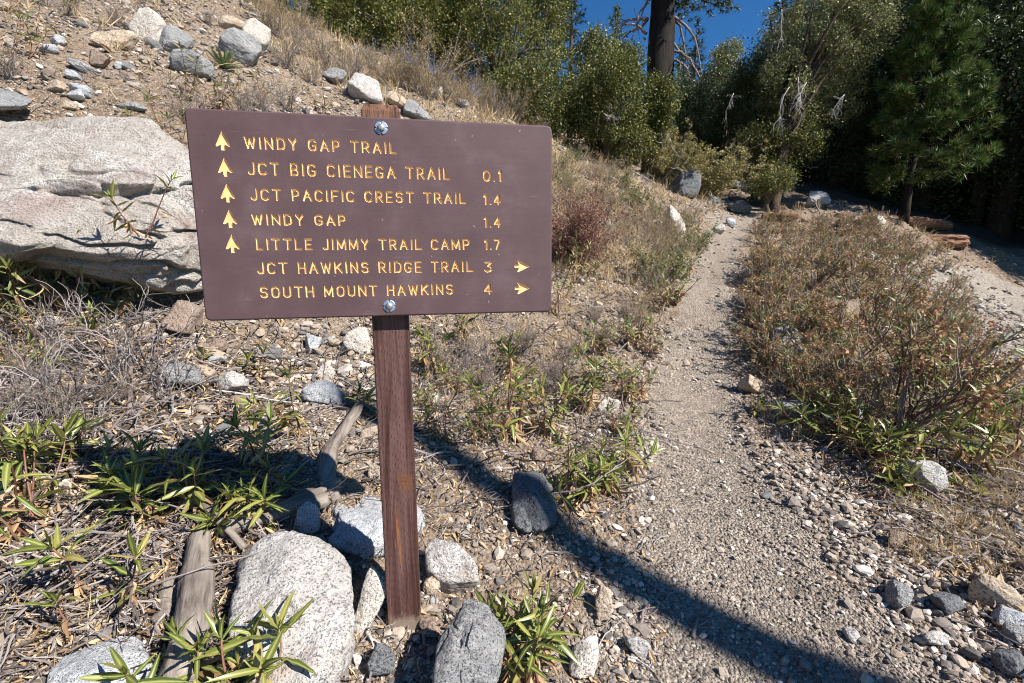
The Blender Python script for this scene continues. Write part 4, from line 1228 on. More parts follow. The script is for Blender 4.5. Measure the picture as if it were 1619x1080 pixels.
srg = np.random.default_rng(505)
THK = [proto_parts(thicket_shrub(srg, .62)) for _ in range(7)]
TH = [(1425, 690, .95), (1500, 672, .75), (1330, 600, .8), (1268, 540, .62), (1390, 610, .9), (1465, 605, .65), (1548, 660, .45), (1600, 688, .42),
      (1250, 490, .62), (1310, 520, .8), (1375, 535, .9), (1435, 545, .75), (1235, 450, .62), (1290, 460, .8),
      (1345, 470, .85), (1400, 478, .85), (1215, 418, .6), (1262, 420, .75), (1315, 425, .8), (1368, 430, .85),
      (1420, 438, .75), (1212, 392, .6), (1250, 390, .7), (1300, 392, .75), (1350, 396, .75), (1400, 402, .75), 
      (1240, 368, .6), (1290, 368, .6), (1340, 372, .6), (1390, 378, .55), (1225, 352, .45), (1300, 640, .45), (1190, 520, .4), (1218, 565, .7), (1203, 505, .7), (1196, 452, .65), (1235, 600, .5), (1290, 662, .5), (1338, 690, .55), (1262, 628, .5), (1200, 470, .5), (1195, 440, .5), (1205, 500, .55), (1222, 540, .5), (1360, 655, .6), (1200, 372, .5), (1330, 360, .5), (1375, 364, .5), (1440, 610, .75), (1300, 560, .75), (1455, 490, .55), (1465, 446, .5), (1450, 410, .5), (1500, 505, .5), (1508, 462, .42), (1490, 430, .45), (1440, 388, .45), (1520, 535, .5), (1545, 580, .45), (1480, 550, .6), (1500, 610, .6), (1425, 405, .5), (1478, 405, .4)]
for q, (u, v, s) in enumerate(TH):
    if q in (4, 9): continue
    g = G(u, v)
    lab = {0: 'tall woody shrub with spreading bare stems at the near end of the thicket', 7: 'thicket shrub leaning out over the dirt road at the right edge',
           31: 'low rusty shrub in front of the thicket among streaked rocks', 32: 'small shrub at the trailside, left of the main thicket'}.get(q, 'shrub with rusty seed heads and narrow olive leaves in the thicket right of the trail')
    place(THK[q % 7], 'thicket_shrub', g, lab, 'shrub', 'shrubs of the thicket right of the trail' if q not in (0, 7, 31, 32) else None, s * srg.uniform(1.0, 1.25), srg.uniform(-.9, .9), (srg.normal() * .08, srg.normal() * .08))

BR = [proto_parts(brush_shrub(srg, .5)) for _ in range(3)]
BG = [proto_parts(brush_shrub(srg, .42, 'brush', 'twig', 30, 4, .010)) for _ in range(2)]
BT = [proto_parts(brush_shrub(srg, .5, 'yerba_dry', 'twig', 14, 10, .03)) for _ in range(2)]
def many(protos_, pts, group, label, smin, smax, name='dry_brush', cat='brush'):
    for (u, v) in pts:
        g = G(u, v)
        if g[1] > 25: continue
        place(protos_[srg.integers(len(protos_))], name, g, label, cat, group, srg.uniform(smin, smax), srg.uniform(0, 6.3))
# crest line above the sign, and the slope between the sign and the upper trail
crest = [(440, 60), (470, 85), (500, 95), (520, 115), (545, 112), (560, 132), (600, 130), (630, 138), (655, 145), (680, 158), (705, 160), (730, 170), (760, 176), (785, 186), (810, 192), (835, 200),
         (455, 110), (490, 130), (590, 110), (640, 120), (700, 140), (740, 150), (420, 40), (770, 160), (480, 60), (815, 178), (850, 215)]
many(BR + BG, crest, 'dry brush along the crest', 'straw coloured dry brush on the crest below the oaks', .7, 1.15)
bank = [(890, 275), (910, 260), (935, 285), (960, 290), (985, 300), (900, 305), (925, 320), (950, 320), (980, 330), (1010, 330), (1035, 345), (895, 335), (1005, 355), (1035, 375), (970, 380),
        (1060, 385), (1000, 400), (940, 400), (1075, 410), (1050, 420), (1020, 440), (1090, 350), (960, 340), (1110, 400), (985, 365), (1040, 400), (870, 285), (915, 345), (1060, 450), (1010, 520), (1075, 370)]
many(BR + BT, bank, 'tan brush left of the trail', 'tan and olive dry brush on the bank left of the upper trail', .55, .95)
scrub = [(700, 590), (760, 620), (830, 560), (900, 570), (950, 545), (990, 500), (880, 620), (740, 570), (1030, 460), (940, 510)]
many(BG, scrub, 'bare twiggy scrub', 'bare twiggy grey scrub on the bank right of the post', .35, .6)
leftscrub = [(60, 600), (30, 650), (90, 670), (180, 640)]
many(BG, leftscrub, 'dead grey scrub at left', 'dead grey twiggy scrub on litter below the huge boulder', .3, .5)
def leafy_proto(rg, ns, h, leaf):
    st, fo, de = yerba(rg, ns, h, leaf, True, 1.0, .75, .3)
    tips_of(rg, st, 5, h * .9, .9, 3, .003, (0, 0, 0), 4, .2)
    return proto_parts([('stem', st, 'stem_red', True), ('foliage', fo, 'yerba_dry', True), ('dead_leaves', de, 'dead_leaf', False)])
def dead_bush(rg, h):
    st = MB()
    tips_of(rg, st, 11, h, 1.1, 5, .0052, (0, 0, 0), 5, .24)
    return proto_parts([('branches', st, 'twig', True)])
DBU = [dead_bush(srg, .34), dead_bush(srg, .28), dead_bush(srg, .4)]
many(DBU, [(20, 560), (70, 540), (120, 570), (175, 550), (230, 580), (40, 630), (110, 640), (190, 610), (15, 690), (150, 690), (260, 640), (60, 720)], 'bare dead bushes at left', 'bare grey dead bush sprawling on the litter at left', .55, .95, 'dead_bush', 'bush')
many(DBU, [(680, 560), (720, 590), (660, 610), (760, 580), (700, 650), (820, 560), (880, 600), (930, 560)], 'bare dead bushes right of the post', 'bare grey dead bush on the bank right of the post', .4, .7, 'dead_bush', 'bush')
YP = [leafy_proto(srg, n_, h_, l_) for n_, h_, l_ in ((9, .30, .075), (7, .36, .085), (11, .26, .07))]
many(YP, [(40, 530), (10, 600), (20, 470), (75, 480), (125, 500)], 'half dead leafy plants below the huge boulder', 'half dead narrow leaved plant at the foot of the huge boulder', .8, 1.1, 'yerba_santa_plant', 'plant')
many(YP, [(1005, 635), (1022, 560), (1062, 480), (985, 690), (1000, 545), (1070, 430), (945, 560), (925, 650)], 'low leafy plants on the left trail edge', 'low narrow leaved plant along the left edge of the trail', .7, 1.15, 'yerba_santa_plant', 'plant')
many(YP, [(720, 620), (770, 660), (680, 650), (760, 700), (840, 640), (700, 700)], 'low leafy plants right of the post', 'low half dry leafy plant on the litter just right of the post', .45, .7, 'yerba_santa_plant', 'plant')
top = [(110, 30), (185, 42), (15, 125), (225, 10), (330, 40), (420, 180), (450, 175), (300, 195), (390, 185), (70, 10)]
many(BG, top, 'grey tufts on the upper slope', 'grey dead tuft on the upper left slope', .5, .8)
RU = [proto_parts(brush_shrub(srg, .55, 'rust', 'stem_red', 60, 26, .016, .75))]
place(RU[0], 'rust_shrub', G(905, 425), 'round rust red dry shrub at the right edge of the sign', 'shrub', None, 1.2)
place(RU[0], 'rust_shrub', G(1215, 325), 'small reddish brown dry bush at the top of the trail', 'shrub', None, .8, 1.0)
place(BR[0], 'dry_brush', G(680, 150), 'brownish bare bush between the two left oaks', 'brush', None, 1.9, 1.0)

# yucca
yb = MB()
yrg = np.random.default_rng(9)
N_ = 46
a = yrg.uniform(0, 6.28, N_); e = yrg.uniform(.1, 1.3, N_)
dirs = np.stack([np.cos(a) * np.cos(e), np.sin(a) * np.cos(e), np.sin(e)], 1)
scat(yb, leaf_template(.055, .05, .5, 4), frames(dirs, np.tile([0, 0, 1.0], (N_, 1)) + yrg.normal(size=(N_, 3)) * .1) * (.23 * yrg.uniform(.8, 1.1, N_))[:, None, None], np.zeros((N_, 3)))
grp(yb.build('yucca', M['yucca'], None, G(355, 112) + np.array([0, 0, .02])), 'spiky green yucca rosette among the rocks on the slope', 'yucca')

# ------------------------------------------------------------------ trees
def crown(rg, blobs, n_cl, per, leaf, sig, T=RHOMB, up=.25):
    """leaf clumps spread through several uneven lobes"""
    fo = MB()
    w = np.array([b[1][0] * b[1][1] + b[1][0] * b[1][2] for b in blobs]); w = w / w.sum()
    k = rg.choice(len(blobs), n_cl, p=w)
    C = np.array([b[0] for b in blobs])[k]; S = np.array([b[1] for b in blobs])[k]
    D = norm(rg.normal(size=(n_cl, 3)))
    r = rg.uniform(.45, 1.06, n_cl) ** .6
    cc = C + D * S * r[:, None]
    cc = cc + .22 * S.mean() * np.stack([vnoise(cc * 1.3, 5), vnoise(cc * 1.3, 6), vnoise(cc * 1.3, 7)], 1)
    N = n_cl * per
    sg = np.repeat(sig * rg.uniform(.5, 1.4, n_cl), per)
    L = np.repeat(cc, per, 0) + rg.normal(size=(N, 3)) * sg[:, None] * np.array([1, 1, .75])
    out = np.repeat(D, per, 0)
    kp = fbm(L * 1.9 + len(blobs), 3, 31) > -.32
    L, out, N = L[kp], out[kp], int(kp.sum())
    dirs = norm(rg.normal(size=(N, 3)) + .5 * out + np.array([0, 0, up * .3]))
    Rm = frames(dirs, rg.normal(size=(N, 3)) + np.array([0, 0, up * 3]) + .6 * out) * (leaf * rg.uniform(.6, 1.25, N))[:, None, None]
    scat(fo, T, Rm, L)
    return fo, cc

def limbs(rg, base_h, targets, r0, lean=(0, 0)):
    wd = MB()
    top_ = np.array([lean[0], lean[1], base_h])
    trunk = np.array([[0, 0, -.2], top_ * .35 + rg.normal(size=3) * .04, top_ * .7 + rg.normal(size=3) * .05, top_])
    t = np.linspace(0, 3, 10)
    pts = np.stack([np.interp(t, range(4), trunk[:, q]) for q in range(3)], 1)
    tube(wd, pts, np.linspace(r0 * 1.25, r0 * .7, 10), 9, wob=.15, rg=rg)
    for tg in targets:
        s = rg.uniform(.35, 1.0)
        p0 = np.array([np.interp(s * 9, range(10), pts[:, q]) for q in range(3)])
        md = (p0 + tg) / 2 + rg.normal(size=3) * .12 * np.linalg.norm(tg - p0) + np.array([0, 0, .1])
        tt = np.linspace(0, 1, 7)[:, None]
        pp = (1 - tt) ** 2 * p0 + 2 * tt * (1 - tt) * md + tt ** 2 * tg
        tube(wd, pp, np.linspace(r0 * .42, r0 * .08, 7), 6)
    return wd

def dead_spray(rg, p0, d, length, n=6, r=.012, sag=.12):
    """one bare bleached branch with side twigs"""
    mb = MB()
    main = curve_pts(p0, d, length, 9, .14, rg, sag)
    tube(mb, main, np.linspace(r, r * .3, 10), 5)
    for q in range(n):
        k = int(rg.integers(1, 9))
        dd = norm(main[k] - main[k - 1]) + rg.normal(size=3) * .7
        s = curve_pts(main[k], dd, length * rg.uniform(.25, .6), 6, .2, rg, sag * 1.2)
        tube(mb, s, np.linspace(r * .5, r * .2, 7), 4)
        for w in range(3):
            kk = int(rg.integers(1, 6))
            s2 = curve_pts(s[kk], norm(s[kk] - s[kk - 1]) + rg.normal(size=3) * .8, length * rg.uniform(.1, .25), 4, .25, rg, sag)
            tube(mb, s2, np.linspace(r * .3, r * .14, 5), 3)
    return mb

def oak(u0, u1, v0, v1, d, mt, label, seed, n_cl=900, per=34, leaf=.055, sig=.08, nb=11, group=None, name='oak_tree', lean=(0, 0), bark='bark_grey', r0=None, dy=.9, fill=.62, cat='tree', dead=()):
    rg = np.random.default_rng(seed)
    c = P((u0 + u1) / 2, (v0 + v1) / 2, d)
    fw = FPX * CP + (540 - (v0 + v1) / 2) * SP
    hw, hh = (u1 - u0) / 2 * d / fw, (v1 - v0) / 2 * d / fw
    bx_, by_ = c[0] - lean[0], c[1] - lean[1]
    b = np.array([bx_, by_, Hs(bx_, by_)])
    rel = c - b
    blobs = []
    for q in range(nb):
        dd = norm(rg.normal(size=3)) * rg.uniform(.25, 1) ** .5
        s = rg.uniform(.30, .50)
        ctr_ = rel + dd * np.array([hw, min(hw, hh * 1.3) * dy, hh]) * (1 - s * .75)
        blobs.append((ctr_, np.array([hw, min(hw, hh * 1.3) * dy, hh]) * s * np.array([1, 1, .9])))
    fo, cc = crown(rg, blobs, n_cl, per, leaf, sig)
    tg = cc[rg.choice(len(cc), 26)]
    wd = limbs(rg, max(rel[2] - hh * .45, .5), tg, r0 or max(.05, hw * .07), (rel[0] * .5, rel[1] * .5))
    o = empty(name, b, label, cat, group)
    wd.build('trunk', M[bark], o, smooth=True)
    fo.build('crown', M[mt], o)
    for (du, dv, dl, ln, sg_) in dead:      # bleached dead branches at the front of the crown
        p = P(du, dv, d - hw * .75 if dl is None else dl) - b
        dead_spray(rg, p, (rg.normal() * .5, -.25, -.5), ln, 9, .011, sg_).build('dead_branch', M['twig_grey'], o, smooth=True)
    return o

def GD(u, v, d):
    p = P(u, v, d)
    p[2] = Hs(p[0], p[1])
    return p
oak(436, 690, -70, 142, 10.2, 'oak_yellow', 'leftmost bushy oak on the crest above the sign', 601, 1150, 34, .05, .08)
oak(420, 475, -30, 40, 9.6, 'oak_yellow', 'small green bush beside the fallen log at the top', 600, 160, 30, .045, .08, 5, name='oak_bush', cat='bush')
oak(655, 905, -90, 185, 10.6, 'oak_yellow', 'yellow green oak in the middle above the right part of the sign', 602, 1300, 34, .05, .08)
oak(735, 935, 70, 250, 9.6, 'oak', 'lower dark green oak just above the right corner of the sign', 603, 850, 34, .048, .10, dead=((850, 225, 9.0, .5, .0),))
oak(868, 1070, 28, 275, 9.9, 'oak', 'large rounded sunlit oak left of the trail end', 604, 1300, 36, .05, .08, 13, dead=((1000, 270, 9.4, .5, .05), (955, 180, 9.0, .35, .0)))
oak(900, 1010, 40, 160, 11, 'oak_pale', 'pale topped oak behind the large rounded sunlit one', 605, 500, 34, .05, .08)
oak(985, 1085, 115, 240, 10.4, 'oak', 'oak lobe at the foot of the big pine', 606, 480, 34, .05, .08, name='oak_bush', cat='bush')
oak(560, 770, -110, 60, 13.5, 'oak', 'dark oak rising behind the two left oaks', 607, 800, 30, .06, .13)
oak(430, 640, -170, 60, 13.0, 'oak_dark', 'dark oak filling the sky behind the leftmost oak', 621, 900, 32, .065, .13)
oak(620, 800, -150, 80, 14.5, 'oak_dark', 'dark oak behind the middle yellow green oak', 622, 900, 32, .065, .13)
oak(760, 930, -140, 110, 14.0, 'oak', 'tall oak behind the lower dark green one', 623, 1000, 32, .06, .13)
oak(640, 820, -60, 140, 12.0, 'oak', 'dense green oak between the two middle crowns', 624, 900, 32, .055, .09)
oak(470, 660, -60, 110, 11.8, 'oak', 'dense green oak behind the leftmost bushy one', 625, 900, 32, .055, .09)
oak(1185, 1392, -70, 215, 12.2, 'oak_pale', 'tall leaning grey green oak with bleached dead branches', 611, 2400, 36, .052, .085, 15, lean=(.9, .3), bark='bark', r0=.14,
    dead=((1262, 122, 10.6, .85, .25), (1248, 138, 10.6, .8, .28), (1275, 130, 10.6, .8, .22), (1335, 150, 10.7, .6, .12), (1236, 15, 10.7, .7, .22)))
oak(1130, 1275, 62, 262, 13.4, 'oak_dark', 'dark oak left of the leaning grey green one', 612, 1000, 34, .056, .12)
oak(1150, 1290, 150, 300, 12.4, 'oak', 'lower green boughs of an oak where the trail disappears', 613, 520, 34, .05, .10, name='oak_bush', cat='bush', dead=((1160, 148, 11.5, .5, .2),))
oak(1052, 1205, 95, 300, 15.0, 'oak_dark', 'dark oak filling the gap right of the tall pine', 631, 1300, 34, .06, .11)
oak(1112, 1188, 62, 190, 16.5, 'oak_pale', 'pale green tree top under the sky gap', 632, 600, 32, .06, .11)
oak(1060, 1125, 105, 260, 13.5, 'oak_dark', 'narrow dark oak just right of the tall pine trunk', 633, 600, 32, .055, .10)
oak(1180, 1262, 235, 330, 11.6, 'oak_yellow', 'yellow green bush at the end of the trail', 614, 220, 32, .045, .09, 6, name='oak_bush', cat='bush')
oak(1455, 1720, -120, 190, 14.5, 'oak_dark', 'broad dark oak at the upper right corner', 615, 1600, 34, .06, .13, 15)
oak(1395, 1530, -120, 60, 17, 'oak_dark', 'dark oak behind the young pine', 616, 700, 32, .065, .14)
# olive brush at the trail end
org = np.random.default_rng(71)
OB = proto_parts(brush_shrub(org, .95, 'olive', 'twig', 60, 34, .034, 1.0))
place(OB, 'olive_bush', GD(1105, 292, 10.6), 'feathery olive brown bush above the dark angular boulder', 'bush', None, (1.45, 1.1, 1.15))
place(OB, 'olive_bush', GD(1058, 285, 10.3), 'feathery olive bush left of the larger feathery one', 'bush', None, 1.0, 2.0)
# bleached branches over the dark boulder
for q, (u, v, dx) in enumerate(((1045, 290, .5), (1085, 325, .1), (1020, 280, .3))):
    g = G(u, v)
    dead_spray(org, np.array([0, 0, .03]), (dx, -.2, .35 if q != 1 else -.1), .9, 9, .016, .03).build('dead_branch', M['twig_pale'], None, g, True)
    grp(bpy.data.objects[('dead_branch' if 'x' == 'y' else COL.objects[-1].name)], ('bleached dead branch arching over the dark angular boulder', 'bleached forked stick standing below the dark angular boulder', 'bleached dead twigs under the large rounded oak')[q], 'branch')

# dark forest on the shaded slope: a few trees, copied
frg = np.random.default_rng(808)
def forest_proto(seed, hgt, wid, mt='oak_dark'):
    rg = np.random.default_rng(seed)
    blobs = []
    for q in range(10):
        dd = norm(rg.normal(size=3)) * rg.uniform(.3, 1) ** .5
        s = rg.uniform(.32, .5)
        blobs.append((np.array([0, 0, hgt * .52]) + dd * np.array([wid, wid, hgt * .50]) * (1 - s * .7), np.array([wid, wid, hgt * .45]) * s))
    fo, cc = crown(rg, blobs, 2000, 34, .085, .22)
    return [('trunk', limbs(rg, hgt * .5, cc[rg.choice(len(cc), 14)], .2).mesh('trunk', M['bark'], True)), ('crown', fo.mesh('crown', M[mt]))]
FP = [forest_proto(900 + q, 7.0, 2.9) for q in range(4)]
def forest(pts, group, label, s0=.85, s1=1.25):
    for (x, y) in pts:
        place(FP[frg.integers(4)], 'forest_tree', (x, y, Hs(x, y) - .1), label, 'tree', group, frg.uniform(s0, s1), frg.uniform(0, 6.3))
forest([(16.5, 19.5), (18.5, 20.5), (15, 22), (20, 24), (12.5, 15.2), (11.2, 17.2), (13.8, 18.2), (12, 21), (15, 19.5), (18, 22), (21, 21), (24, 25), (14, 25), (19, 27), (28, 29), (23, 31), (17, 32), (30, 36), (25, 38), (34, 34), (17.5, 17.0), (20.5, 18.5)],
       'dark forest trees on the shaded slope', 'dark leafy tree standing in the shaded forest at right')
forest([(14.6, 10.6), (13.4, 13.6), (15.2, 15.4), (16, 13), (12.6, 17.2), (17.2, 9.6), (18.5, 12), (20, 15), (19, 17), (15.5, 8.4), (22, 10), (24, 13), (18.2, 6.8), (16.5, 11.5), (19, 9.2), (21.5, 12.5), (17.8, 14.4), (24, 16), (22, 8), (26, 11), (27, 19), (19.5, 5.5), (25, 6), (30, 14)],
       'forest trees beyond the right edge', 'dense forest tree beyond the right edge that shades the slope')

def needle_tuft(rg, n=26, ln=.16, w=.008):
    d = norm(rg.normal(size=(n, 3)) + np.array([0, 1.2, 0]))
    s = norm(np.cross(d, rg.normal(size=(n, 3)))) * w
    V = np.stack([-s, s, d * ln * rg.uniform(.8, 1.1, n)[:, None] + s * .2], 1).reshape(-1, 3)
    return V, [np.arange(n * 3).reshape(-1, 3)], None

# young pine, sunlit, in front of the dark slope
def young_pine(u, vb, vt, d, label, seed):
    rg = np.random.default_rng(seed)
    b = G(u, vb) if d is None else None
    c = P(u, vb, d); b = np.array([c[0], c[1], Hs(c[0], c[1])])
    topz = P(u, vt, d)[2] - b[2]
    wd, fo = MB(), MB()
    tr = np.array([[0, 0, -.1], [.05, 0, topz * .3], [.12, .0, topz * .6], [.2, 0, topz]])
    t = np.linspace(0, 3, 12)
    pts = np.stack([np.interp(t, range(4), tr[:, q]) for q in range(3)], 1)
    tube(wd, pts, np.linspace(.10, .015, 12), 8, wob=.12, rg=rg)
    T = [needle_tuft(rg, 30, .20, .011) for _ in range(4)]
    Ls, Ds = [], []
    for q in range(170):
        s = rg.uniform(.16, 1.0)
        p0 = np.array([np.interp(s * 11, range(12), pts[:, w]) for w in range(3)])
        a = rg.uniform(0, 6.28)
        ln = (1.2 * (1 - s) ** .45 + .12) * rg.uniform(.45, 1.15) * (1.12 if math.cos(a) > 0 else .85)
        br = curve_pts(p0, (math.cos(a), math.sin(a), .15), ln, 6, .12, rg, -.06)
        tube(wd, br, np.linspace(.014, .005, 7), 4)
        for w in (4, 5, 6, 6):
            for _ in range(2):
                Ls.append(br[w] + rg.normal(size=3) * .035); Ds.append(norm(br[w] - br[w - 1]) * .8 + np.array([0, 0, .6]) + rg.normal(size=3) * .35)
    Ls, Ds = np.array(Ls), np.array(Ds)
    k = rg.integers(4, size=len(Ls))
    for q in range(4):
        scat(fo, T[q], frames(Ds[k == q], rg.normal(size=(int((k == q).sum()), 3))), Ls[k == q])
    o = empty('pine_tree', b, label, 'tree')
    wd.build('trunk', M['shaded_pine_bark'], o, smooth=True); fo.build('crown', M['pine'], o)
young_pine(1432, 325, -10, 11.3, 'young sunlit pine with bright needle tufts before the dark slope', 31)

# tall pine with hanging dead branches
prg2 = np.random.default_rng(45)
pb = P(1040, 150, 14.5); pb[2] = Hs(pb[0], pb[1])
PINE = empty('tall_pine', pb, 'tall dark pine trunk with drooping dead branches against the blue sky', 'tree')
tp = MB()
zz = np.linspace(-.2, 13, 26)
tube(tp, np.stack([.012 * zz + .03 * np.sin(zz), 0 * zz, zz], 1), np.linspace(.40, .17, 26), 14, wob=.16, rg=prg2)
tp.build('trunk', M['shaded_pine_bark'], PINE, smooth=True)
def rel(u, v): return P(u, v, 14.5) - pb
for (u0, v0, u1, v1, u2, v2) in ((1058, 25, 1100, 40, 1108, 130), (1060, 22, 1085, 35, 1090, 140), (1056, 55, 1080, 85, 1080, 120), (1024, 35, 985, 60, 980, 70), (1022, 55, 1000, 48, 970, 52), (1026, 30, 990, 28, 975, 55), (1058, 95, 1075, 100, 1085, 140), (1030, 0, 1005, 20, 1001, 55), (1062, 80, 1090, 85, 1112, 160)):
    bm_ = MB()
    p0, p1, p2 = rel(u0, v0), rel(u1, v1), rel(u2, v2)
    off = np.array([0, prg2.uniform(-.5, .1), 0])
    tt = np.linspace(0, 1, 10)[:, None]
    pp = (1 - tt) ** 2 * p0 + 2 * tt * (1 - tt) * (p1 + off) + tt ** 2 * (p2 + off) + prg2.normal(size=(10, 3)) * .02
    tube(bm_, pp, np.linspace(.045, .012, 10), 5)
    for w in range(6):
        k = int(prg2.integers(2, 9))
        s = curve_pts(pp[k], norm(pp[k] - pp[k - 1]) + prg2.normal(size=3) * .5, .5, 5, .15, prg2, .2)
        tube(bm_, s, np.linspace(.012, .005, 6), 4)
    bm_.build('dead_branch', M['stem_dark' if u2 < 1040 else 'twig'], PINE, smooth=True)
cf, cw = MB(), MB()
Ls, Ds = [], []
for q in range(34):
    z = rel(1040, -2)[2] + prg2.uniform(0, 5) ** 1.2
    a = prg2.uniform(0, 6.28)
    br = curve_pts((.1, 0, z), (math.cos(a), math.sin(a), .05), prg2.uniform(1.0, 1.9), 10, .1, prg2, .09)
    tube(cw, br, np.linspace(.04, .008, 11), 5)
    for w in range(3, 11):
        for _ in range(7):
            Ls.append(br[w] + prg2.normal(size=3) * .14); Ds.append(norm(br[w] - br[w - 1]) + prg2.normal(size=3) * .5 + np.array([0, 0, -.35]))
Ls, Ds = np.array(Ls), np.array(Ds)
scat(cf, needle_tuft(prg2, 22, .17, .007), frames(Ds, prg2.normal(size=Ds.shape)), Ls)
cw.build('branches', M['bark'], PINE, smooth=True); cf.build('crown', M['fir'], PINE)

def fir_proto(seed, hgt, rad, mt):
    rg = np.random.default_rng(seed)
    wd, fo = MB(), MB()
    tube(wd, [[0, 0, -.3], [0, 0, hgt * .5], [0, 0, hgt]], [hgt * .022, hgt * .014, .01], 7)
    L_, D_ = [], []
    for q in range(int(hgt * 17)):
        s = rg.uniform(.12, .99)
        a = rg.uniform(0, 6.28)
        ln = rad * (1 - s) ** .75 * rg.uniform(.7, 1.1) + .06
        d = np.array([math.cos(a), math.sin(a), .18])
        for t in np.arange(.25, 1.01, max(.12, .16 / ln)):
            L_.append(np.array([0, 0, s * hgt]) + d * ln * t + np.array([0, 0, -.12 * ln * t * t]) + rg.normal(size=3) * .05)
            D_.append(d + rg.normal(size=3) * .35)
    L_, D_ = np.array(L_), np.array(D_)
    scat(fo, needle_tuft(rg, 14, .24, .014), frames(D_, np.tile([0, 0, 1.0], (len(D_), 1))), L_)
    return [('trunk', wd.mesh('trunk', M['bark'], True)), ('crown', fo.mesh('crown', M[mt]))]
FI = [fir_proto(1, 8.0, 1.5, 'fir'), fir_proto(2, 9.0, 1.9, 'fir'), fir_proto(3, 7.5, 1.6, 'pine')]
for q, (u, vt, d, k, lab) in enumerate(((1103, 28, 26, 0, 'pointed dark fir right of the tall pine, against the sky'), (1140, 62, 24, 1, 'fir with grey tip at the right end of the sky gap'), (975, 8, 27, 2, 'thin pine top between the tall pine and the oaks'),
                                        (905, -40, 19, 1, 'dark conifer rising behind the middle oaks'), (880, -60, 21, 0, 'second dark conifer behind the middle oaks'), (1075, 70, 28, 2, 'distant pine behind the trunk of the tall pine'),
                                        (1160, 75, 21, 0, 'small fir at the edge of the right oaks'), (1010, 95, 24, 1, 'fir low behind the rounded oak'), (1240, -30, 19, 1, 'dark conifer behind the leaning oak'), (1090, 105, 22, 1, 'fir filling the gap under the sky'), (1125, 110, 19, 0, 'shaded fir above the olive bush'),
                                        (940, 60, 23, 1, 'dark fir hidden behind the pale topped oak'))):
    t = P(u, vt, d)
    gz_ = Hs(t[0], t[1])
    s = max((t[2] - gz_), 1.5) / (8.0, 9.0, 7.5)[k]
    place(FI[k], 'fir_tree' if k < 2 else 'pine_tree', (t[0], t[1], gz_), lab, 'tree', None, s, q * 1.3)

# leaning dead trunk behind the viewpoint whose shadow crosses the trail
A_, B_, C_ = G(872, 867), G(1219, 1033), G(668, 695)
Sd = np.array(SUN_DIR[:])
az = Sd[:2] / np.linalg.norm(Sd[:2])
hs = np.linalg.norm(Sd[:2])
t1 = 7.6
t2 = t1 + ((B_ - C_)[:2] @ az) / hs
Q1, Q2 = B_ + Sd * t1, C_ + Sd * t2
dv = (Q2 - Q1) / (Q2[2] - Q1[2])
g0 = Hs(*(Q1 - dv * (Q1[2] - 0))[:2])
lo_, hi_ = Q1 + dv * (g0 - .2 - Q1[2]), Q1 + dv * (Q2[2] + .75 - Q1[2])
snag = MB()
tt = np.linspace(0, 1, 16)[:, None]
tube(snag, (1 - tt) * (lo_ - lo_) + tt * (hi_ - lo_), np.linspace(.125, .08, 16), 10, wob=.15, rg=prg2)
grp(snag.build('dead_tree', M['bark_grey'], None, lo_, True), 'bare dead trunk behind the viewpoint that throws the long shadow on the trail', 'tree')

# ------------------------------------------------------------------ logs and sticks
def log_obj(name, p0, p1, r0, r1, mtl, label, cat, seed, bend=.05, wob=.22, n=22, sides=20, mid=None, flat=.85):
    rg = np.random.default_rng(seed)
    p0, p1 = np.array(p0), np.array(p1)
    d = p1 - p0
    ln = np.linalg.norm(d)
    Rm = Vector(d).to_track_quat('X', 'Z')
    t = np.linspace(0, 1, n)
    pts = np.stack([t * ln, ln * bend * (np.sin(t * 3.1) + .4 * np.sin(t * 7 + seed)), ln * bend * .5 * np.sin(t * 4 + seed * 2)], 1)
    r = np.interp(t, [0, .04, .96, 1], [r0 * .86, r0, r1, r1 * .8]) * (1 + .1 * np.sin(t * 9 + seed))
    mb = MB()
    tube(mb, pts, r, sides, wob=wob, rg=rg, flat=flat)
    o = mb.build(name, M[mtl], None, p0, True)
    o.rotation_euler = Rm.to_euler()
    return grp(o, label, cat)
def up(p, h): return p + np.array([0, 0, h])
log_obj('log', up(G(318, 858), .03), up(Pz(285, 1110, .05), .05), .034, .043, 'weathered', 'weathered grey log lying beside the large speckled boulder', 'log', 3, .02, .16)
log_obj('log', up(G(268, 925), .015), up(G(262, 985), .01), .020, .030, 'weathered', 'short grey log stub left of the weathered log', 'log', 4, .03)
log_obj('driftwood_branch', up(G(522, 800), .02), up(G(574, 650), .055), .036, .022, 'weathered', 'thick grey driftwood branch leaning on the ground left of the post', 'branch', 6, .06, .22, flat=.8)
log_obj('branch', up(G(350, 850), .03), up(G(520, 800), .03), .035, .05, 'weathered', 'shaded end of a log behind the large speckled boulder', 'log', 8, .02)
log_obj('branch', up(G(388, 880), .03), up(G(318, 812), .06), .011, .014, 'weathered', 'straight grey stick leaning on the large speckled boulder', 'branch', 9, .02, .1, sides=10)
LG = G(432, 22)
log_obj('log', up(LG + np.array([-1.9, -.25, .95]), .1), up(LG, .12), .16, .15, 'weathered_brown', 'big brown fallen log at the top edge of the picture', 'log', 10, .02, .12)
log_obj('log', up(G(1262, 345), .06), up(G(1204, 346), .06), .085, .085, 'rotten', 'orange brown log step across the top of the trail', 'log', 11, .01, .08, flat=.9)
log_obj('log', up(G(1322, 342), .05), up(G(1502, 366), .08), .10, .14, 'rotten', 'long rotten orange log beyond the thicket', 'log', 12, .03, .3)
log_obj('log', up(G(1345, 350), .02), up(G(1395, 362), .02), .04, .03, 'weathered', 'grey split branch lying by the rotten log', 'branch', 13, .05, .2)
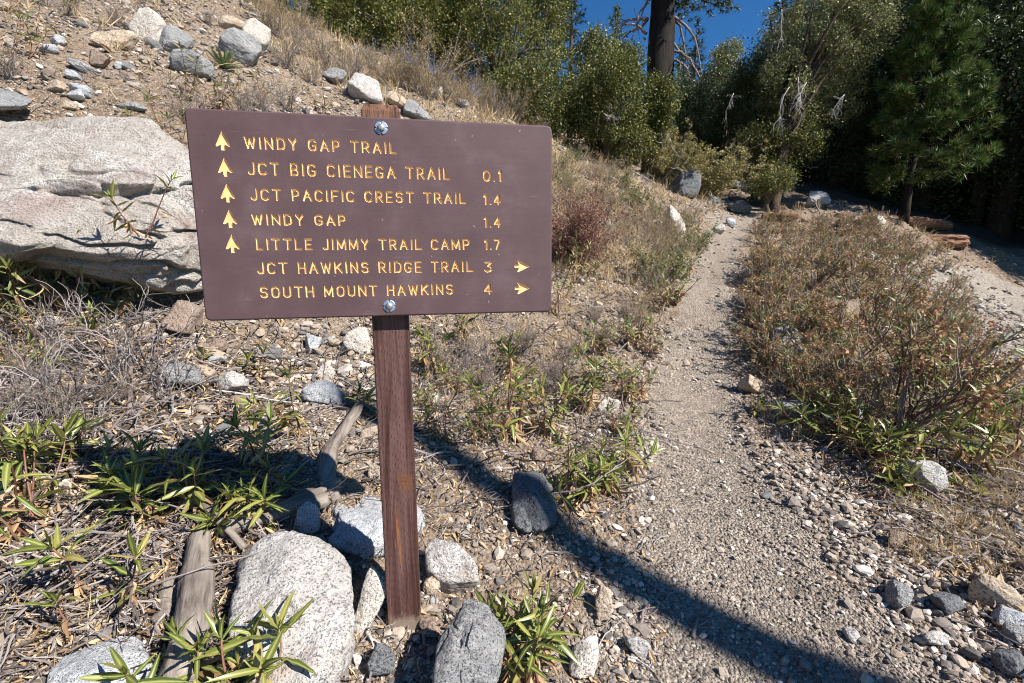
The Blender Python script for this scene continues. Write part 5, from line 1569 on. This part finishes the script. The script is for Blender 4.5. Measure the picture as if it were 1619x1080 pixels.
log_obj('stick', up(G(1475, 362), .02), up(G(1475, 362), .02) + np.array([.48, .1, .32]), .018, .010, 'weathered', 'bleached stick pointing up beside the rotten log', 'stick', 14, .04, .1, sides=8)
log_obj('stick', up(G(1300, 345), .02), up(G(1290, 330), .2), .02, .01, 'weathered', 'small bleached stub beside the pale rock beyond the thicket', 'stick', 15, .05, .1, sides=8)
o = bpy.data.objects.new('rotten_stump', rock_mesh('rotten_stump', *random_planes(np.random.default_rng(4)), M['rotten'], 4, 12, .12, 8, (.62, .4, .2)))
o.location = up(G(1492, 388), .08); COL.objects.link(o)
grp(o, 'reddish brown crumbling mound of rotten wood beside the dirt road', 'stump')
# single sticks of their own look
STK = [((0, 642), (85, 640), .0085, 'twig_pale', 'straight white stick at the left edge of the picture'), ((0, 598), (95, 578), .009, 'twig', 'grey curved branch at the left edge above the white stick'),
       ((85, 578), (200, 606), .007, 'twig', 'grey branch bending down right below the huge boulder'), ((85, 563), (240, 545), .0075, 'twig', 'long grey branch across the litter, left of the sign'),
       ((205, 660), (212, 560), .011, 'stem_dark', 'brown upright stub in the litter left of the flat slab stone'), ((140, 605), (220, 660), .013, 'stem_dark', 'thick brown stick lying at the edge of the sign shadow'),
       ((330, 618), (470, 640), .005, 'twig_pale', 'thin pale curved twig under the sign'), ((490, 640), (600, 660), .007, 'twig', 'grey stick passing behind the driftwood branch'),
       ((215, 700), (120, 662), .005, 'twig', 'thin grey stick in the sign shadow'), ((800, 660), (900, 690), .005, 'twig', 'thin grey stick lying on the bank right of the post'),
       ((900, 670), (1035, 630), .006, 'twig', 'long dark twig reaching from the bank over the trail edge'), ((925, 625), (1000, 545), .006, 'twig', 'grey twig rising from the bank'),
       ((1010, 680), (1130, 720), .004, 'twig', 'small twig on the left of the trail'), ((660, 1000), (690, 1030), .006, 'twig', 'short twig in front of the post foot'),
       ((575, 990), (590, 1020), .006, 'twig_pale', 'short white twig right of the large speckled boulder'), ((1005, 1010), (1025, 960), .005, 'stem_dark', 'brown twig lying across the long shadow'),
       ((1095, 1010), (1115, 985), .006, 'twig', 'stub of grey wood in the long shadow'), ((1490, 765), (1619, 810), .006, 'twig', 'grey branch in straw at the right edge'),
       ((1380, 740), (1510, 700), .006, 'twig', 'bare grey branch crossing above the bright whitish rock'), ((600, 700), (520, 690), .005, 'twig', 'thin stick behind the driftwood branch foot')]
for q, (a, b, r, mt, lab) in enumerate(STK):
    rg = np.random.default_rng(1000 + q)
    p0, p1 = up(G(*a), r), up(G(*b), r + (.05 if 'upright' in lab or 'rising' in lab else .005))
    t = np.linspace(0, 1, 12)[:, None]
    pts = (p1 - p0) * t + np.cumsum(rg.normal(size=(12, 3)) * .004, 0) * np.sin(t * 3.14)
    mb = MB(); tube(mb, pts, np.linspace(r, r * .6, 12), 7, wob=.2, rg=rg)
    for w in range(3):
        k = int(rg.integers(3, 10))
        tube(mb, curve_pts(pts[k], norm(p1 - p0) + rg.normal(size=3) * .6, .06, 5, .2, rg), np.linspace(r * .45, r * .25, 6), 5)
    grp(mb.build('stick', M[mt], None, p0, True), lab, 'stick')

# ------------------------------------------------------------------ loose ground cover
def proj(X):
    x, y, z = X[:, 0], X[:, 1], X[:, 2] - CAMZ
    dep = y * CP - z * SP
    return 809.5 + FPX * x / dep, 540 - FPX * (z * CP + y * SP) / dep
def polar(n, r0, r1, amax, rg):
    r = np.exp(rg.uniform(math.log(r0), math.log(r1), n)); a = rg.uniform(-amax, amax, n)
    x, y = r * np.sin(a), r * np.cos(a)
    return x, y, r
krg = np.random.default_rng(2024)
x, y, r = polar(230000, .75, 16, R(66), krg)
td = trail_dist(x, y); patch = vnoise(np.stack([x * 2.3, y * 2.3, 0 * x], 1), 12)
keep = krg.random(len(x)) < np.where(td < 1.0, .30 + .45 * patch, .42 + .6 * patch)
x, y, r, td = x[keep], y[keep], r[keep], td[keep]
z = H(x, y)
u_, v_ = proj(np.stack([x, y, z], 1))
ok = (v_ < 1500) & (v_ > -60) & (u_ > -700) & (u_ < 2500)
x, y, z, r, td = x[ok], y[ok], z[ok], r[ok], td[ok]
n = len(x)
s = .0041 * (r / 1.2) ** .62 * np.exp(krg.normal(size=n) * .55) * np.where(td < 1.0, .78, 1.1)
s = np.minimum(s, .03 * (r / 1.5) ** .5)
gm = MB()
iv, if_ = ico(1)
for k in range(8):
    mk = np.nonzero(np.arange(n) % 8 == k)[0]
    nn, dd = random_planes(krg, 6)
    if k < 2:
        mk = mk[s[mk] >= np.quantile(s[mk], .0)]
    D = norm(iv[:12] if len(iv) > 12 else iv)
    D0, F0 = norm(np.array(ico(1)[0])), ico(1)[1]
    q = np.maximum(D0 @ nn.T, 0) / dd[None]
    rad = 1 / q.max(1)
    tv = D0 * np.minimum(rad, 1.3)[:, None] * np.array([1, .8, .6])
    Rm = frames(np.stack([krg.normal(size=len(mk)), krg.normal(size=len(mk)), .3 * krg.normal(size=len(mk))], 1), np.stack([.35 * krg.normal(size=len(mk)), .35 * krg.normal(size=len(mk)), np.ones(len(mk))], 1)) * s[mk][:, None, None]
    scat(gm, (tv, [F0], None), Rm, np.stack([x[mk], y[mk], z[mk] + s[mk] * .30], 1))
# coarser broken scree on the slope and below the sign
x, y, r = polar(37000, 1.2, 11, R(66), krg)
z = H(x, y)
u_, v_ = proj(np.stack([x, y, z], 1))
den = np.maximum.reduce([.75 * ((u_ < 560) & (v_ < 180)), 1.0 * ((u_ > 290) & (u_ < 660) & (v_ > 490) & (v_ < 690)), .35 * ((u_ > 640) & (u_ < 1100) & (v_ > 300) & (v_ < 800)), .5 * ((u_ > 1150) & (v_ > 560) & (v_ < 900)), .12 * (v_ > 700), .8 * (trail_dist(x, y) < 1.7)])
ok = (krg.random(len(x)) < den * (.5 + .8 * (vnoise(np.stack([x * 1.9, y * 1.9, 0 * x], 1), 15) + .2))) & (v_ > -40) & (v_ < 1150) & (trail_dist(x, y) > 1.0)
x, y, z, r = x[ok], y[ok], z[ok], r[ok]
n = len(x)
u_, v_ = proj(np.stack([x, y, z], 1))
s = np.where((u_ > 290) & (u_ < 660) & (v_ > 490) & (v_ < 690), 1.5, 1.0) * np.minimum(.0075 * (r / 2.2) ** .5 * np.exp(krg.normal(size=n) * .5), .035)
for k in range(6):
    mk = np.nonzero(np.arange(n) % 6 == k)[0]
    nn, dd = random_planes(krg, 3)
    D0, F0 = ico(2)
    q = np.maximum(D0 @ nn.T, 0) / dd[None]
    tv = D0 * np.minimum(1 / q.max(1), 1.4)[:, None] * np.array([1, .8, .5])
    Rm = frames(np.stack([krg.normal(size=len(mk)), krg.normal(size=len(mk)), .3 * krg.normal(size=len(mk))], 1), np.stack([.4 * krg.normal(size=len(mk)), .4 * krg.normal(size=len(mk)), np.ones(len(mk))], 1)) * s[mk][:, None, None]
    scat(gm, (tv, [F0], None), Rm, np.stack([x[mk], y[mk], z[mk] + s[mk] * .2], 1))
grp(gm.build('gravel', M['gravel']), 'loose gravel covering the trail and the bare slope', 'gravel', kind='stuff')

def region(x, y, z, rg, f):
    u, v = proj(np.stack([x, y, z], 1))
    k = (rg.random(len(x)) < f(u, v)) & (v > -40) & (v < 1500) & (u > -600) & (u < 2400)
    return k
def litter_density(u, v):
    a = np.clip((560 - u) / 200, 0, 1) * np.clip((v - 470) / 60, 0, 1) * 1.0
    b = .42 * ((u > 560) & (u < 1000) & (v > 470) & (v < 860))
    c = .55 * ((u > 1180 + (v - 600) * .9) & (v > 560))
    d = .18 * ((v < 470) & (u < 1200))
    e = .10 * (v > 860) * (u < 1100)
    return np.maximum.reduce([a, b, c, d, e])
x, y, r = polar(75000, .75, 12, R(66), krg); z = H(x, y)
k = region(x, y, z, krg, litter_density) & (trail_dist(x, y) > .95)
x, y, z, r = x[k], y[k], z[k], r[k]; n = len(x)
lm = MB()
kk = krg.integers(3, size=n)
Dl = [leaf_template(w, c, .8, 3) for w, c in ((.12, .9), (.14, -.5), (.10, 1.3))]
d = np.stack([krg.normal(size=n), krg.normal(size=n), .25 * krg.normal(size=n)], 1)
Rm = frames(d, np.stack([.5 * krg.normal(size=n), .5 * krg.normal(size=n), np.ones(n)], 1)) * (krg.uniform(.018, .05, n) * np.clip(r / 2.2, .8, 1.5))[:, None, None]
for q in range(3):
    scat(lm, Dl[q], Rm[kk == q], np.stack([x, y, z + krg.uniform(.002, .014, n)], 1)[kk == q])
grp(lm.build('leaf_litter', M['dead_leaf']), 'curled tan dead leaves littering the slope', 'leaf litter', kind='stuff')

x, y, r = polar(30000, .75, 12, R(66), krg); z = H(x, y)
k = region(x, y, z, krg, litter_density) & (trail_dist(x, y) > .9)
x, y, z, r = x[k], y[k], z[k], r[k]; n = len(x)
tm, tm2 = MB(), MB()
T = []
for q in range(5):
    mb = MB(); p = curve_pts((-.5, 0, 0), (1, 0, 0), 1.0, 5, .22, krg); tube(mb, p, np.linspace(.024, .012, 6), 4)
    p2 = curve_pts(p[3], (1, krg.normal() * .9, .2), .35, 3, .2, krg); tube(mb, p2, np.linspace(.013, .008, 4), 3)
    T.append((np.concatenate(mb.V), None, mb))
for q in range(n):
    pass
def mbt(mb):
    fs = {}
    for f, _ in mb.F: fs.setdefault(f.shape[1], []).append(f)
    return np.concatenate(mb.V), [np.concatenate(v) for v in fs.values()], None
kk = krg.integers(5, size=n)
d = np.stack([krg.normal(size=n), krg.normal(size=n), .18 * krg.normal(size=n)], 1)
Rm = frames(d, np.stack([.3 * krg.normal(size=n), .3 * krg.normal(size=n), np.ones(n)], 1)) * (krg.uniform(.05, .19, n) * np.clip(r / 2.2, .7, 1.4))[:, None, None]
for q in range(5):
    scat(tm, mbt(T[q][2]), Rm[kk == q], np.stack([x, y, z + krg.uniform(.004, .02, n)], 1)[kk == q])
# tangle of thicker dead branches at left and on the bank
x, y, r = polar(11000, .9, 7, R(66), krg); z = H(x, y)
u_, v_ = proj(np.stack([x, y, z], 1))
den = np.maximum.reduce([.62 * ((u_ < 270) & (v_ > 480) & (v_ < 1000)), .12 * ((u_ > 640) & (u_ < 1010) & (v_ > 500) & (v_ < 820)), .12 * ((u_ > 1200 + (v_ - 600) * .8) & (v_ > 560) & (v_ < 880)), .10 * ((u_ > 300) & (u_ < 560) & (v_ > 560) & (v_ < 900))])
k = (krg.random(len(x)) < den) & (u_ > -400) & (u_ < 2200)
for (px, py, pz) in np.stack([x[k], y[k], z[k]], 1):
    L0 = krg.uniform(.10, .38)
    q = krg.uniform(0, 6.28)
    r0_ = krg.uniform(.0018, .0048)
    p = curve_pts((px, py, pz + krg.uniform(.005, .03)), (math.cos(q), math.sin(q), krg.normal() * .22 + .05), L0, 7, .16, krg, .02)
    tube(tm, p, np.linspace(r0_, r0_ * .5, 8), 5)
    for w in range(int(krg.integers(0, 4))):
        kk_ = int(krg.integers(2, 7))
        tube(tm, curve_pts(p[kk_], norm(p[kk_] - p[kk_ - 1]) + krg.normal(size=3) * .6, L0 * krg.uniform(.2, .5), 5, .2, krg, .02), np.linspace(r0_ * .55, r0_ * .3, 6), 4)
grp(tm.build('twig_litter', M['twig']), 'fallen grey twigs strewn over the slope', 'twig litter', kind='stuff')

# dry grass
def grass_density(u, v):
    crest_ = 1.0 * ((v > 20 + (u - 430) * .40) & (v < 110 + (u - 430) * .35) & (u > 400) & (u < 900))
    bank_ = .9 * ((u > 860) & (u < 1130) & (v > 235) & (v < 480))
    mid_ = .55 * ((u > 640) & (u < 960) & (v > 480) & (v < 680))
    right_ = .9 * ((u > 1430) & (v > 690 + (1619 - u) * .2) & (v < 900)) + .8 * ((u > 1400) & (v > 340) & (v < 470))
    th_ = .5 * ((u > 1200) & (v > 330) & (v < 700))
    up_ = .09 * ((v < 180) & (u < 520)) + .05 * ((u < 560) & (v > 480))
    return np.clip(np.maximum.reduce([crest_, bank_, mid_, right_, th_, up_]), 0, 1)
x, y, r = polar(11000, .9, 14, R(66), krg); z = H(x, y)
k = region(x, y, z, krg, grass_density) & (trail_dist(x, y) > 1.25) & (road_dist(x, y) > .05)
x, y, z, r = x[k], y[k], z[k], r[k]
per = 14
x, y, z, r = (np.repeat(q, per) for q in (x, y, z, r)); n = len(x)
x = x + krg.normal(size=n) * .03; y = y + krg.normal(size=n) * .03
bl = leaf_template(.012, .45, .2, 3)
d = np.stack([.6 * krg.normal(size=n), .6 * krg.normal(size=n), np.full(n, .9)], 1)
Rm = frames(d, krg.normal(size=(n, 3))) * (krg.uniform(.06, .19, n) * np.clip(r / 5, .55, 1.35))[:, None, None]
wf = np.clip(r / 4, .9, 2.2)
Rm[:, :, 0] *= wf[:, None]
gr = MB(); scat(gr, bl, Rm, np.stack([x, y, z - .004], 1))
grp(gr.build('dry_grass', M['straw']), 'dry straw coloured grass on the crest and banks', 'grass', kind='stuff')
